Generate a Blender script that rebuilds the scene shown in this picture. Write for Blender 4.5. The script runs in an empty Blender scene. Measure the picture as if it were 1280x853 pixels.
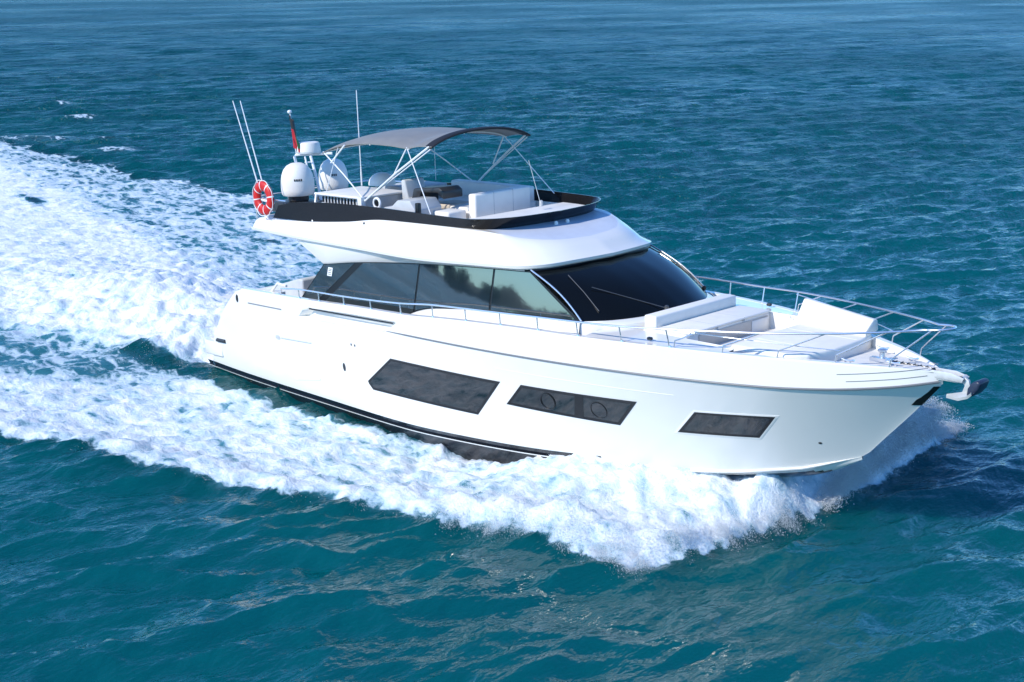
import bpy, bmesh, math, random
import numpy as np
from mathutils import Vector, Matrix

# ------------------------------------------------------------------ camera, sky, sun, exposure
scene = bpy.context.scene
COL = scene.collection
CAM = (31.4093, -21.9955, 10.1796); YAW = -0.7957; PITCH = 0.2559
TRIM = 0.0391; HEEL = 0.0091                      # planing trim and slight heel of the yacht
cd = bpy.data.cameras.new('camera'); cam = bpy.data.objects.new('camera', cd); COL.objects.link(cam)
cd.sensor_width = 36.0; cd.lens = 50.625; cd.clip_start = 0.1; cd.clip_end = 20000
cam.location = CAM; cam.rotation_euler = (math.pi/2 - PITCH, 0, -YAW)
scene.camera = cam

SUN_EL = math.radians(37); SUN_AZ = math.atan2(-0.24, -0.97)      # azimuth measured from +Y towards +X
w = bpy.data.worlds.new('World'); scene.world = w; w.use_nodes = True
nt = w.node_tree; bg = nt.nodes['Background']
sky = nt.nodes.new('ShaderNodeTexSky'); sky.sky_type = 'NISHITA'; sky.sun_disc = False
sky.sun_elevation = SUN_EL; sky.sun_rotation = SUN_AZ; sky.air_density = 1.0; sky.dust_density = 0.0; sky.ozone_density = 4.0
tint = nt.nodes.new('ShaderNodeMix'); tint.data_type = 'RGBA'; tint.blend_type = 'MULTIPLY'; tint.inputs[0].default_value = 1.0
tint.inputs[7].default_value = (0.62, 1.05, 1.48, 1)      # clear, deep blue marine sky
nt.links.new(sky.outputs[0], tint.inputs[6]); nt.links.new(tint.outputs[2], bg.inputs[0]); bg.inputs[1].default_value = 0.15
sd = bpy.data.lights.new('sun', 'SUN'); so = bpy.data.objects.new('sun', sd); COL.objects.link(so)
sd.energy = 4.1; sd.angle = math.radians(0.55); sd.color = (1.0, 0.95, 0.87)
sdir = Vector((math.cos(SUN_EL)*math.sin(SUN_AZ), math.cos(SUN_EL)*math.cos(SUN_AZ), math.sin(SUN_EL)))
so.rotation_euler = sdir.to_track_quat('Z', 'Y').to_euler(); so.location = (-10, -30, 40)
vs = scene.view_settings
vs.view_transform = 'Standard'; vs.look = 'None'; vs.gamma = 1.0; vs.use_curve_mapping = False; vs.exposure = 0.15
scene.cycles.max_bounces = 12; scene.cycles.diffuse_bounces = 8; scene.cycles.transmission_bounces = 8; scene.cycles.use_denoising = True
scene.cycles.caustics_reflective = False; scene.cycles.caustics_refractive = False

rng = np.random.default_rng(7); random.seed(7)
PI = math.pi

# ------------------------------------------------------------------ small numeric helpers
def pchip(xs, ys):
    xs = np.array(xs, float); ys = np.array(ys, float); h = np.diff(xs); d = np.diff(ys)/h
    m = np.zeros(len(xs))
    for i in range(1, len(xs)-1):
        if d[i-1]*d[i] > 0:
            w1 = 2*h[i]+h[i-1]; w2 = h[i]+2*h[i-1]; m[i] = (w1+w2)/(w1/d[i-1]+w2/d[i])
    m[0] = d[0]; m[-1] = d[-1]
    def f(x):
        x = np.clip(np.asarray(x, float), xs[0], xs[-1]); i = np.clip(np.searchsorted(xs, x, 'right')-1, 0, len(xs)-2)
        t = (x-xs[i])/h[i]
        return (2*t**3-3*t**2+1)*ys[i]+(t**3-2*t**2+t)*h[i]*m[i]+(-2*t**3+3*t**2)*ys[i+1]+(t**3-t**2)*h[i]*m[i+1]
    return f
def pcurve(pts, n, u=None):
    """smooth curve through 3-D points; parameter = index"""
    p = np.array(pts, float); k = np.arange(len(p))
    if u is None: u = np.linspace(0, len(p)-1, n)
    return np.stack([pchip(k, p[:, i])(u) for i in range(3)], 1)
def sstep(a, b, x):
    t = np.clip((x-a)/(b-a), 0, 1); return t*t*(3-2*t)

# ------------------------------------------------------------------ materials
def mat(name, col, rough=0.4, metal=0.0, ior=1.5, coat=0.0, var=0.0, vscale=3.0, bump=0.0, bscale=40.0):
    m = bpy.data.materials.new(name); m.use_nodes = True; t = m.node_tree; b = t.nodes['Principled BSDF']
    b.inputs['Base Color'].default_value = (*col, 1); b.inputs['Roughness'].default_value = rough
    b.inputs['Metallic'].default_value = metal; b.inputs['IOR'].default_value = ior
    b.inputs['Coat Weight'].default_value = coat; b.inputs['Coat Roughness'].default_value = 0.05
    tc = t.nodes.new('ShaderNodeTexCoord')
    n = t.nodes.new('ShaderNodeTexNoise'); n.inputs['Scale'].default_value = vscale; n.inputs['Detail'].default_value = 5
    t.links.new(tc.outputs['Object'], n.inputs['Vector'])
    if var > 0:
        r = t.nodes.new('ShaderNodeMapRange'); r.inputs[1].default_value = 0.3; r.inputs[2].default_value = 0.7
        r.inputs[3].default_value = 1-var; r.inputs[4].default_value = 1+var*0.3
        mx = t.nodes.new('ShaderNodeMix'); mx.data_type = 'RGBA'; mx.blend_type = 'MULTIPLY'; mx.inputs[0].default_value = 1
        mx.inputs[6].default_value = (*col, 1)
        t.links.new(n.outputs[0], r.inputs[0]); t.links.new(r.outputs[0], mx.inputs[7]); t.links.new(mx.outputs[2], b.inputs['Base Color'])
        r2 = t.nodes.new('ShaderNodeMapRange'); r2.inputs[3].default_value = max(rough-0.08, 0.02); r2.inputs[4].default_value = rough+0.12
        t.links.new(n.outputs[0], r2.inputs[0]); t.links.new(r2.outputs[0], b.inputs['Roughness'])
    if bump > 0:
        n2 = t.nodes.new('ShaderNodeTexNoise'); n2.inputs['Scale'].default_value = bscale; n2.inputs['Detail'].default_value = 3
        bp = t.nodes.new('ShaderNodeBump'); bp.inputs['Strength'].default_value = bump; bp.inputs['Distance'].default_value = 0.01
        t.links.new(tc.outputs['Object'], n2.inputs['Vector']); t.links.new(n2.outputs[0], bp.inputs['Height']); t.links.new(bp.outputs[0], b.inputs['Normal'])
    return m
GEL = mat('white_gelcoat', (0.82, 0.79, 0.73), 0.14, coat=0.5, var=0.03, vscale=0.8)
GEL2 = mat('white_gelcoat_matt', (0.80, 0.77, 0.715), 0.45, var=0.05, vscale=2.0)
NONSKID = mat('nonskid_deck', (0.73, 0.71, 0.67), 0.65, var=0.06, vscale=6, bump=0.2, bscale=160)
PANEL = mat('pale_blue_grey_panel', (0.56, 0.60, 0.68), 0.5, var=0.05, vscale=4, bump=0.15, bscale=120)  # pale blue-grey for the roof panel ahead of the fly screen
CUSH = mat('white_vinyl_cushion', (0.80, 0.77, 0.715), 0.55, var=0.05, vscale=5, bump=0.12, bscale=30)
BEIGE = mat('beige_vinyl', (0.62, 0.54, 0.45), 0.6, var=0.1, vscale=6)
GREYV = mat('pale_grey_vinyl', (0.50, 0.52, 0.53), 0.55, var=0.1, vscale=6)
DGREY = mat('dark_grey_plastic', (0.03, 0.032, 0.035), 0.4, var=0.1)
BLACK = mat('black_trim', (0.008, 0.008, 0.009), 0.35)
BOTTOM = mat('black_antifouling', (0.012, 0.013, 0.016), 0.18, coat=0.5, bump=0.12, bscale=14)
GLASS = mat('dark_tinted_glass', (0.012, 0.020, 0.022), 0.03, ior=3.0, bump=0.02, bscale=5)
HGLASS = mat('hull_glass', (0.010, 0.012, 0.012), 0.03, ior=1.75, bump=0.06, bscale=2.5)
WGLASS = mat('windshield_glass', (0.004, 0.005, 0.006), 0.05, ior=1.30)
SCREEN = mat('smoked_acrylic', (0.009, 0.009, 0.010), 0.14, ior=1.36, var=0.1, bump=0.12, bscale=12)
STEEL = mat('polished_steel', (0.78, 0.79, 0.80), 0.22, metal=0.85)
WHITEP = mat('white_painted_tube', (0.80, 0.80, 0.80), 0.3)
CANVAS = mat('grey_canvas', (0.235, 0.228, 0.212), 0.5, var=0.12, vscale=3, bump=0.1, bscale=60)
CANVASD = mat('black_canvas_hem', (0.015, 0.015, 0.017), 0.6)
RED = mat('red_plastic', (0.58, 0.016, 0.012), 0.4, var=0.08, vscale=8)
GREEN = mat('flag_green', (0.0, 0.10, 0.035), 0.7)
FLAGRED = mat('flag_red', (0.42, 0.01, 0.02), 0.7)
GALV = mat('galvanised_steel', (0.62, 0.62, 0.60), 0.4, metal=0.3, var=0.1, vscale=9)
LINE = mat('grey_seam', (0.22, 0.22, 0.22), 0.5)
RUB = mat('grey_rubbing_strake', (0.16, 0.165, 0.17), 0.35)

# ------------------------------------------------------------------ mesh helpers
class MB:
    def __init__(s): s.v = []; s.f = []; s.m = []
    def add(s, v, f, mi=0):
        o = len(s.v); s.v += [tuple(map(float, p)) for p in v]; s.f += [tuple(i+o for i in q) for q in f]; s.m += [mi]*len(f); return s
    def grid(s, rows, mi=0, flip=False, closed=False):
        rows = np.asarray(rows, float); a, b = rows.shape[:2]
        f = []
        for i in range(a-1):
            for j in range(b if closed else b-1):
                k = (j+1) % b
                q = (i*b+j, i*b+k, (i+1)*b+k, (i+1)*b+j)
                f.append(q[::-1] if flip else q)
        return s.add(rows.reshape(-1, 3), f, mi)
    def tube(s, path, r, n=8, closed=False, mi=0):
        P = np.asarray(path, float); k = len(P)
        T = np.zeros_like(P)
        for i in range(k):
            a = P[(i-1) % k] if (closed or i > 0) else P[i]; b = P[(i+1) % k] if (closed or i < k-1) else P[i]
            T[i] = (b-a)/max(np.linalg.norm(b-a), 1e-9)
        ref = np.array([0, 0, 1.0]) if abs(T[0][2]) < 0.9 else np.array([1.0, 0, 0])
        rings = []; nrm = np.cross(T[0], ref); nrm /= np.linalg.norm(nrm)
        R = np.broadcast_to(np.asarray(r, float), (k,))
        for i in range(k):
            nrm = nrm - T[i]*np.dot(nrm, T[i]); nrm /= np.linalg.norm(nrm); bi = np.cross(T[i], nrm)
            rings.append([P[i]+R[i]*(math.cos(2*PI*j/n)*nrm+math.sin(2*PI*j/n)*bi) for j in range(n)])
        v = [p for q in rings for p in q]; f = []
        for i in range(k if closed else k-1):
            for j in range(n):
                f.append((i*n+j, i*n+(j+1) % n, ((i+1) % k)*n+(j+1) % n, ((i+1) % k)*n+j))
        if not closed: f += [tuple(range(n))[::-1], tuple((k-1)*n+j for j in range(n))]
        return s.add(v, f, mi)
    def lathe(s, prof, c, n=24, axis='z', mi=0, scale=(1, 1, 1)):
        rows = []
        for r, h in prof:
            ring = []
            for j in range(n):
                a = 2*PI*j/n; p = np.array([r*math.cos(a), r*math.sin(a), h])
                if axis == 'x': p = np.array([p[2], p[0], p[1]])
                if axis == 'y': p = np.array([p[1], p[2], p[0]])
                ring.append(p*np.array(scale)+np.array(c))
            rows.append(ring)
        s.grid(rows, mi, closed=True)
        return s
    def prism(s, poly, axis, a, b, mi=0):
        """poly: list of 2-D points in the two other axes (in order), extruded from a to b"""
        n = len(poly); v = []
        for t in (a, b):
            for p, q in poly:
                v.append({'x': (t, p, q), 'y': (p, t, q), 'z': (p, q, t)}[axis])
        f = [tuple(range(n))[::-1], tuple(range(n, 2*n))]+[(i, (i+1) % n, n+(i+1) % n, n+i) for i in range(n)]
        return s.add(v, f, mi)
    def box(s, x0, x1, y0, y1, z0, z1, mi=0): return s.prism([(x0, y0), (x1, y0), (x1, y1), (x0, y1)], 'z', z0, z1, mi)
    def build(s, name, mats, parent=None, sharp=35, bevel=0.0, segs=2, origin=(0, 0, 0), weld=True):
        me = bpy.data.meshes.new(name); me.from_pydata([(p[0]-origin[0], p[1]-origin[1], p[2]-origin[2]) for p in s.v], [], s.f)
        for mm in (mats if isinstance(mats, (list, tuple)) else [mats]): me.materials.append(mm)
        me.polygons.foreach_set('material_index', s.m)
        bm = bmesh.new(); bm.from_mesh(me)
        if weld: bmesh.ops.remove_doubles(bm, verts=bm.verts, dist=0.0004)
        bmesh.ops.recalc_face_normals(bm, faces=bm.faces)
        if bevel > 0:
            ed = [e for e in bm.edges if len(e.link_faces) == 2 and e.calc_face_angle(0) > 0.6]
            bmesh.ops.bevel(bm, geom=ed, offset=bevel, segments=segs, profile=0.5, affect='EDGES', clamp_overlap=True)
        bm.to_mesh(me); bm.free()
        me.polygons.foreach_set('use_smooth', [True]*len(me.polygons)); me.set_sharp_from_angle(angle=math.radians(sharp))
        o = bpy.data.objects.new(name, me); COL.objects.link(o)
        if parent is not None: o.parent = parent
        return o
def mirror(pts): return [(p[0], -p[1], p[2]) for p in pts]
def tag(o, label=None, cat=None, group=None, kind=None):
    if label: o['label'] = label
    if cat: o['category'] = cat
    if group: o['group'] = group
    if kind: o['kind'] = kind
    return o
RB = Matrix.Rotation(-TRIM, 3, 'Y') @ Matrix.Rotation(HEEL, 3, 'X')
RN = np.array(RB)
def on_boat(name, origin, label, cat):
    """an Empty for a thing carried by the yacht, its base at a point given in the yacht's own axes"""
    o = bpy.data.objects.new(name, None); COL.objects.link(o)
    o.location = RB @ Vector(origin); o.rotation_euler = (HEEL, -TRIM, 0); o.empty_display_size = 0.3
    return tag(o, label, cat)

# ------------------------------------------------------------------ hull form (yacht axes: x forward, y port, z up)
zstem = pchip([17.59, 18.1, 18.66, 19.22, 19.7], [.38, .71, 1.28, 1.87, 2.42])
zch0 = pchip([-.3, 2, 5, 8, 10, 12, 13.2, 14.5, 15.7, 16.8, 17.6, 18.2], [.28, .19, .13, .08, .13, .19, .25, .30, .38, .54, .68, .80])
def zch(x): return np.where(np.asarray(x) < 18.2, zch0(x), zstem(x))
zrub = pchip([-.3, 8, 15, 17, 18, 19, 19.7], [2.12, 2.18, 2.23, 2.23, 2.26, 2.35, 2.46])
def Yr(x):
    x = np.asarray(x, float)
    return np.where(x < 9, 2.69-.19*((9-x)/9)**2, 2.69*(1-np.clip((x-9)/10.7, 0, 1)**2.5)**.85)
def Ych(x):
    x = np.asarray(x, float); q = np.clip((x-8)/10.2, 0, 1)
    return np.where(x < 8, 2.45-.1*((8-x)/8)**2, 2.45*(1-q**2.2))
aexp = pchip([0, 10, 15, 18, 19.7], [.8, .85, .95, 1.08, 1.1])
zcap = pchip([2.1, 5, 6.7, 8.5, 9.4, 10.4, 12.4, 14.3, 16.3, 18.2, 19.2, 19.75], [2.39, 2.47, 2.54, 2.59, 2.65, 2.71, 2.77, 2.77, 2.75, 2.71, 2.66, 2.60])
def yh(x, z):
    x = np.asarray(x, float); zc = zch(x); zr = zrub(x)
    t = np.clip((z-zc)/np.maximum(zr-zc, 1e-3), 0, 1)
    y = Ych(x)+(Yr(x)-Ych(x))*t**aexp(x)
    up = np.clip(z-zr, 0, 1)
    return y-up*(0.02+0.10*sstep(12, 19, x))
xaft = pchip([.1, .42, .95, 1.05, 1.73, 2.21, 2.33, 2.39], [.30, .40, .60, .67, 1.24, 1.81, 1.98, 2.2])

yacht = bpy.data.objects.new('motor_yacht', None); COL.objects.link(yacht); yacht.rotation_euler = (HEEL, -TRIM, 0)
tag(yacht, 'large white flybridge motor yacht speeding across blue sea with dark tinted windows', 'yacht')

def build_hull():
    m = MB()
    # topsides + bulwark outer face, rows run from chine up to the bulwark cap
    xs_mid = np.concatenate([np.linspace(0, 1, 46)**1.0])
    tl = np.concatenate([np.linspace(0, .86, 18), np.linspace(.88, 1.0, 8), np.linspace(1.03, 1.22, 8)])
    for sgn in (-1, 1):
        rows = []
        for t in np.linspace(0, 1, 66):
            row = []
            for s in np.concatenate([np.linspace(0, .2, 30)[:-1], np.linspace(.2, .45, 110)[:-1], np.linspace(.45, .5, 8), np.linspace(.5, 1, 76)[1:]]):
                # first guess of height at this station, then trim to the raked stern edge
                x = s*19.7
                for _ in range(3):
                    z0 = float(zch(x)); z1 = float(zcap(np.clip(x, 2.1, 19.7)))
                    if x > 19.55: z1 = z1-(x-19.55)*0.4
                    z = z0+(z1-z0)*t
                    xa = float(xaft(z)); x = xa+(19.7-xa)*s
                y = float(yh(x, z))
                # recessed side scupper below the aft side deck
                if 4.3 < x < 8.4:
                    wl = 4.60+(z-2.03)*1.55; wr = 7.86+(z-2.18)*1.6
                    zb = 2.035+(x-4.6)*0.042; zt = 2.30+(x-4.6)*0.026
                    k = float(sstep(wl-.05, wl+.12, x)*(1-sstep(wr-.12, wr+.05, x))*sstep(zb-.015, zb+.02, z)*(1-sstep(zt-.02, zt+.012, z)))
                    y -= 0.20*k
                row.append((x, sgn*y, z))
            rows.append(row)
        m.grid(rows, 0, flip=sgn > 0)
        # bulwark cap and inner face
        xs = np.linspace(2.2, 19.6, 120); o_ = []; c1 = []; c2 = []; b_ = []
        for x in xs:
            z = float(zcap(x)); y = float(yh(x, z)); wcap = 0.16 if x < 18 else 0.16*max(0.05, (19.75-x)/1.75)
            zd = 2.05 if x < 12 else 2.05+0.5*float(sstep(12, 16, x))
            o_.append((x, sgn*y, z)); c1.append((x, sgn*(y-.03*wcap/.16), z+.025)); c2.append((x, sgn*max(y-wcap, 0.0), z+.025)); b_.append((x, sgn*max(y-wcap-.02, 0.0), min(zd, z)))
        m.grid([o_, c1, c2, b_], 0, flip=sgn < 0)
        # stern quarter end face of the bulwark wing
        e = []
        for z in np.linspace(.42, 2.39, 24):
            x = float(xaft(z)); y = float(yh(x, z)); e.append([(x, sgn*y, z), (x+.03, sgn*(y-.22), z), (x+.6, sgn*(y-.24), z)])
        m.grid(e, 0, flip=sgn > 0)
        # bottom: black upper step, thin white spray rail, black bottom to the keel
        kz = pchip([-.3, 8, 12, 14, 16, 17, 17.59, 18.2], [-.75, -.85, -.72, -.45, -.08, .16, .40, .80])
        xb = np.linspace(.05, 18.15, 130); R = [[], [], [], [], []]
        for x in xb:
            yc = float(Ych(x)); zc = float(zch(x)); k = min(1.0, yc/.5)
            R[0].append((x, sgn*yc, zc)); R[1].append((x, sgn*(yc-.06*k), zc-.125*k)); R[2].append((x, sgn*(yc-.02*k), zc-.135*k))
            R[3].append((x, sgn*(yc-.03*k), zc-.160*k)); dp = .42*float(sstep(.2, 3, x)*sstep(15.5, 12, x))+.015; R[4].append((x, sgn*(yc-.10*k-.22*dp), zc-.165*k-dp))
        kk = [(x, 0, float(kz(x))) for x in xb]
        mid = [[tuple(np.array(a)*(1-q)+np.array(b)*q+np.array([0, 0, -.05*math.sin(PI*q)])) for a, b in zip(R[4], kk)] for q in np.linspace(0, 1, 8)]
        for a, b, mi in ((R[0], R[1], 1), (R[1], R[2], 1), (R[2], R[3], 0), (R[3], R[4], 1)):
            for j in range(len(xb)-1):
                mm = mi if xb[j] < 13.3 else 0
                m.add([a[j], a[j+1], b[j+1], b[j]], [(0, 1, 2, 3)], mm)
        for a, b in zip(mid[:-1], mid[1:]):
            for j in range(len(xb)-1):
                zz = (a[j][2]+b[j][2])/2
                m.add([a[j], a[j+1], b[j+1], b[j]], [(0, 1, 2, 3)], 1 if zz < 0.10+0.30*float(sstep(15.5, 17.6, xb[j])) else 0)
    # transom
    tr = []
    for z in np.linspace(-.7, 2.0, 10):
        x = .3 if z < .42 else float(xaft(z)); y = float(yh(max(x, .3), max(z, .3)))-(.0 if z > .2 else .1+.2*(.2-z)); tr.append([(x+.02, -y, z), (x+.02, -y*.4, z), (x+.02, y*.4, z), (x+.02, y, z)])
    m.grid(tr, 0)
    return m.build('hull', [GEL, BOTTOM], yacht, sharp=38)
hull = build_hull()

# swim platform
m = MB(); pl = []
ol = [(.9, -2.44), (.15, -2.44), (-.02, -2.36), (-.12, -2.18), (-.14, -1.2), (-.14, 1.2), (-.12, 2.18), (-.02, 2.36), (.15, 2.44), (.9, 2.44)]
m.prism(ol, 'z', .44, .80); m.build('swim_platform', GEL, yacht, bevel=.04, segs=3)
m = MB(); m.prism([(p[0]*.9+.05, p[1]*.93) for p in ol], 'z', .803, .815); m.build('platform_deck', NONSKID, yacht)

# rubbing strake from the step in the bulwark to the stem
for sgn in (-1, 1):
    m = MB(); P = []
    for x in np.linspace(7.9, 19.66, 90): P.append((x, sgn*(float(Yr(x))+.006), float(zrub(x))))
    m.tube(P, np.interp(np.linspace(7.9, 19.66, 90), [7.9, 8.6, 19, 19.66], [.006, .017, .022, .022]), 8)
    m.build('rubbing_strake', RUB, hull)
    # faint knuckle line above the hull windows
    m = MB(); P = [(x, sgn*(float(yh(x, 1.86))+.002), 1.86) for x in np.linspace(11.2, 15.3, 40)]
    m.tube(P, .005, 6); m.build('knuckle_line', GEL2, hull)
    for dz, xa_ in ((.14, 18.35), (.27, 18.2)):
        m = MB(); P = [(x, sgn*(float(yh(x, zrub(x)+dz))+.003), float(zrub(x)+dz)) for x in np.linspace(xa_, 19.5, 30)]
        m.tube(P, .007, 6); m.build('toe_rail', LINE, hull)

def hull_patch(poly, off, nx=24, nz=6):
    """a quad patch (bottom-left, bottom-right, top-right, top-left in x,z) wrapped on the starboard topside"""
    (x0, z0), (x1, z1), (x2, z2), (x3, z3) = poly; rows = []
    for j in range(nz+1):
        t = j/nz; r = []
        for i in range(nx+1):
            s = i/nx; x = (x0*(1-s)+x1*s)*(1-t)+(x3*(1-s)+x2*s)*t; z = (z0*(1-s)+z1*s)*(1-t)+(z3*(1-s)+z2*s)*t
            r.append((x, -(float(yh(x, z))+off), z))
        rows.append(r)
    return rows
def inset(q, d):
    c = np.mean(q, 0); q = np.array(q, float); out = []
    n = len(q)
    for i in range(n):
        a, b, e = q[i-1], q[i], q[(i+1) % n]
        u1 = (b-a)/np.linalg.norm(b-a); u2 = (e-b)/np.linalg.norm(e-b)
        n1 = np.array([-u1[1], u1[0]]); n2 = np.array([-u2[1], u2[0]])
        if np.dot(n1, c-b) < 0: n1, n2 = -n1, -n2
        k = n1+n2; k = k/np.dot(k, n1); out.append(tuple(b+k*d))
    return out
WIN = [[(6.765, .700), (10.487, .724), (11.258, 1.561), (7.916, 1.542)], [(11.374, 1.106), (14.001, 1.054), (14.479, 1.605), (11.833, 1.581)], [(15.164, 1.053), (16.628, 1.089), (17.037, 1.584), (15.614, 1.543)]]
def win_rows(k, d, off, nx, nz):
    rows = hull_patch(inset(WIN[k], d), off, nx, nz)
    if k == 0:      # the large pane has a clipped lower aft corner
        for r in rows:
            for i, (x, y, z) in enumerate(r):
                xl = 7.148-(z-.700)*1.012+d*1.42
                if x < xl+.001*i: x = xl+.001*i; r[i] = (x, -(float(yh(x, z))+off), z)
    return rows
for sgn in (-1, 1):
    fl = lambda rows: [[(p[0], p[1]*(1 if sgn < 0 else -1), p[2]) for p in r] for r in rows]
    for k in range(3):
        nx, nz = (40, 14) if k == 0 else (30, 6)
        m = MB(); 
        # frame: outer edge on the hull, lip a few mm proud, inner edge
        A = win_rows(k, -.040 if k == 2 else -.012, .001, nx, nz); B = win_rows(k, -.03 if k == 2 else -.006, .007 if k == 2 else .012, nx, nz); Cc = win_rows(k, .0, .010, nx, nz); D = win_rows(k, .05, .006, nx, nz)
        def ring(rows): return [rows[0][i] for i in range(nx)]+[rows[j][nx] for j in range(nz)]+[rows[nz][nx-i] for i in range(nx)]+[rows[nz-j][0] for j in range(nz)]
        if k == 2:
            m.grid(fl([ring(A), ring(B), ring(Cc)]), 0, closed=True)
            m.grid(fl([ring(Cc), ring(D)]), 1, closed=True)
        else:
            m.grid(fl([ring(A), ring(B), ring(Cc), ring(D)]), 1, closed=True)
        fr = m.build('window_frame', [GEL, BLACK], hull, weld=True)
        fr.name = 'hull_window'
        g = MB(); g.grid(fl(win_rows(k, .045, .006, nx, nz)), 0)
        g.build('pane', HGLASS, fr)
        if k == 1:
            # two round opening portholes inside the middle window
            for cx, cz, rt in ((12.45, 1.33, .016), (13.62, 1.31, .008)):
                r = MB(); P = [(cx+.17*math.cos(a), sgn*(float(yh(cx+.17*math.cos(a), cz+.17*math.sin(a)))+.012), cz+.17*math.sin(a)) for a in np.linspace(0, 2*PI, 28)[:-1]]
                r.tube(P, rt, 6, closed=True); r.build('porthole_ring', BLACK, fr)
            r = MB(); r.grid(fl(hull_patch([(13.02, 1.075), (13.22, 1.07), (13.34, 1.585), (13.14, 1.58)], .010, 4, 6))); r.build('mullion', BLACK, fr)
# small fittings on the topsides
def disc(x, z, rx, rz, off=.006, sgn=-1):
    c = (x, sgn*(float(yh(x, z))+off), z); P = [(x+rx*math.cos(a), sgn*(float(yh(x+rx*math.cos(a), z+rz*math.sin(a)))+off), z+rz*math.sin(a)) for a in np.linspace(0, 2*PI, 17)[:-1]]
    Q = [(p[0], p[1]-sgn*(off+.02), p[2]) for p in P]
    mm = MB(); n = len(P); mm.add(P+[c]+Q, [(i, (i+1) % n, n) for i in range(n)]+[(i, (i+1) % n, n+1+(i+1) % n, n+1+i) for i in range(n)]); return mm
def slot(x0, z0, x1, z1, h, off=.008, sgn=-1):
    P = []; n = 12
    for t in np.linspace(0, 1, n): x = x0+(x1-x0)*t; z = z0+(z1-z0)*t; P.append((x, sgn*(float(yh(x, z))+off*.3), z))
    mm = MB(); mm.tube(P, [h*.5]*n, 8); return mm
for sgn in (-1, 1):
    disc(1.99, 2.15, .055, .10, sgn=sgn).build('fairlead', BLACK, hull)
    disc(6.16, 1.065, .05, .10, sgn=sgn).build('exhaust_port', DGREY, hull)
    disc(17.59, 1.05, .03, .022, sgn=sgn).build('drain', DGREY, hull)
    disc(6.55, 1.665, .022, .03, sgn=sgn).build('drain', DGREY, hull); disc(6.68, 1.66, .022, .03, sgn=sgn).build('drain', DGREY, hull)
    slot(2.48, 2.10, 3.92, 2.13, .03, sgn=sgn).build('grab_rail', LINE, hull)
    slot(3.75, 1.40, 4.98, 1.46, .035, sgn=sgn).build('boarding_handle', GALV, hull)
    disc(3.60, 1.39, .10, .06, sgn=sgn).build('handle_socket', GALV, hull)
    slot(.72, .885, 1.12, .90, .10, sgn=sgn).build('stern_vent', DGREY, hull)
    slot(5.06, 2.295, 8.1, 2.375, .035, off=-.06, sgn=sgn).build('scupper_shade', BLACK, hull)  # black strip standing in for the shadow along the recess top
    P = [(4.1, .40), (5.1, .56), (5.15, .60), (4.6, .56)]
    mm = MB(); mm.add([(x, sgn*(float(yh(x, z))+.012), z) for x, z in P]+[(x, sgn*(float(yh(x, z))-.01), z) for x, z in P], [(0, 1, 2, 3), (0, 1, 5, 4), (1, 2, 6, 5), (2, 3, 7, 6), (3, 0, 4, 7)]); mm.build('exhaust_fairing', GEL2, hull)
# dark stem plate under the bow roller
m = MB(); rows = []
for z in np.linspace(1.96, 2.36, 7):
    r = []
    for yy in np.linspace(-1, 1, 9):
        xs_ = float(np.interp(z, [1.28, 1.87, 2.42], [18.66, 19.22, 19.7])); hw = .11+.03*(z-1.96)
        r.append((xs_+.012-abs(yy)*hw*1.3, yy*hw, z))
    rows.append(r)
m.grid(rows); m.build('stem_plate', BLACK, hull)

# ------------------------------------------------------------------ decks
m = MB(); rows = []
for x in np.concatenate([np.linspace(1.0, 12, 30), np.linspace(12.2, 19.5, 40)]):
    zd = 2.05 if x < 12 else 2.05+0.5*float(sstep(12, 16, x)); zd += .10*float(sstep(17.5, 19.5, x))
    y = max(float(yh(max(x, 2.2), min(zd, 2.3)))-.12, .02)
    if x > 18: y = max(float(yh(x, zcap(x)))-.12*max(0.1, (19.6-x)/1.6), .01)
    rows.append([(x, -y, zd), (x, -y*.5, zd+.012), (x, 0, zd+.02), (x, y*.5, zd+.012), (x, y, zd)])
m.grid(rows); deck = m.build('deck', NONSKID, yacht)

# ------------------------------------------------------------------ deckhouse: coaming, glass, windshield
zgb = pchip([3.9, 7.4, 7.8, 8.2, 8.66, 9.4, 10.2, 11.4, 13.0], [2.27, 2.33, 2.38, 2.54, 2.66, 2.75, 2.82, 2.885, 2.94])
zgt = pchip([4.87, 6.1, 8.2, 10.1, 11.55], [3.24, 3.41, 3.60, 3.71, 3.77])
def yhs(x, z): return 2.12-np.interp(x, [4, 7, 9.5, 13], [.120, .150, .168, .172])*(z-2.3)-.08*np.clip((x-9)/4, 0, 1.2)**1.5
def side_pt(x, z, sgn, off=0.0): return (x, sgn*(float(yhs(x, z))+off), z)
def side_line(t, b0, b1, t0, t1, s):
    xb = b0+(b1-b0)*s; xt = t0+(t1-t0)*s; x = xb+(xt-xb)*t; z = float(zgb(xb))*(1-t)+float(zgt(xt))*t; return x, z
WB = pcurve([(13.0, -1.88, 2.94), (13.42, -1.5, 2.955), (13.72, -1.0, 2.975), (13.87, -.5, 2.99), (13.91, 0, 3.0)], 17)
WT = pcurve([(11.55, -1.85, 3.77), (11.81, -1.4, 3.80), (11.94, -.9, 3.82), (12.01, -.45, 3.84), (12.03, 0, 3.84)], 17)
WBf = np.concatenate([WB, np.array(mirror(WB[:-1][::-1]))]); WTf = np.concatenate([WT, np.array(mirror(WT[:-1][::-1]))])
m = MB()
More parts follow.
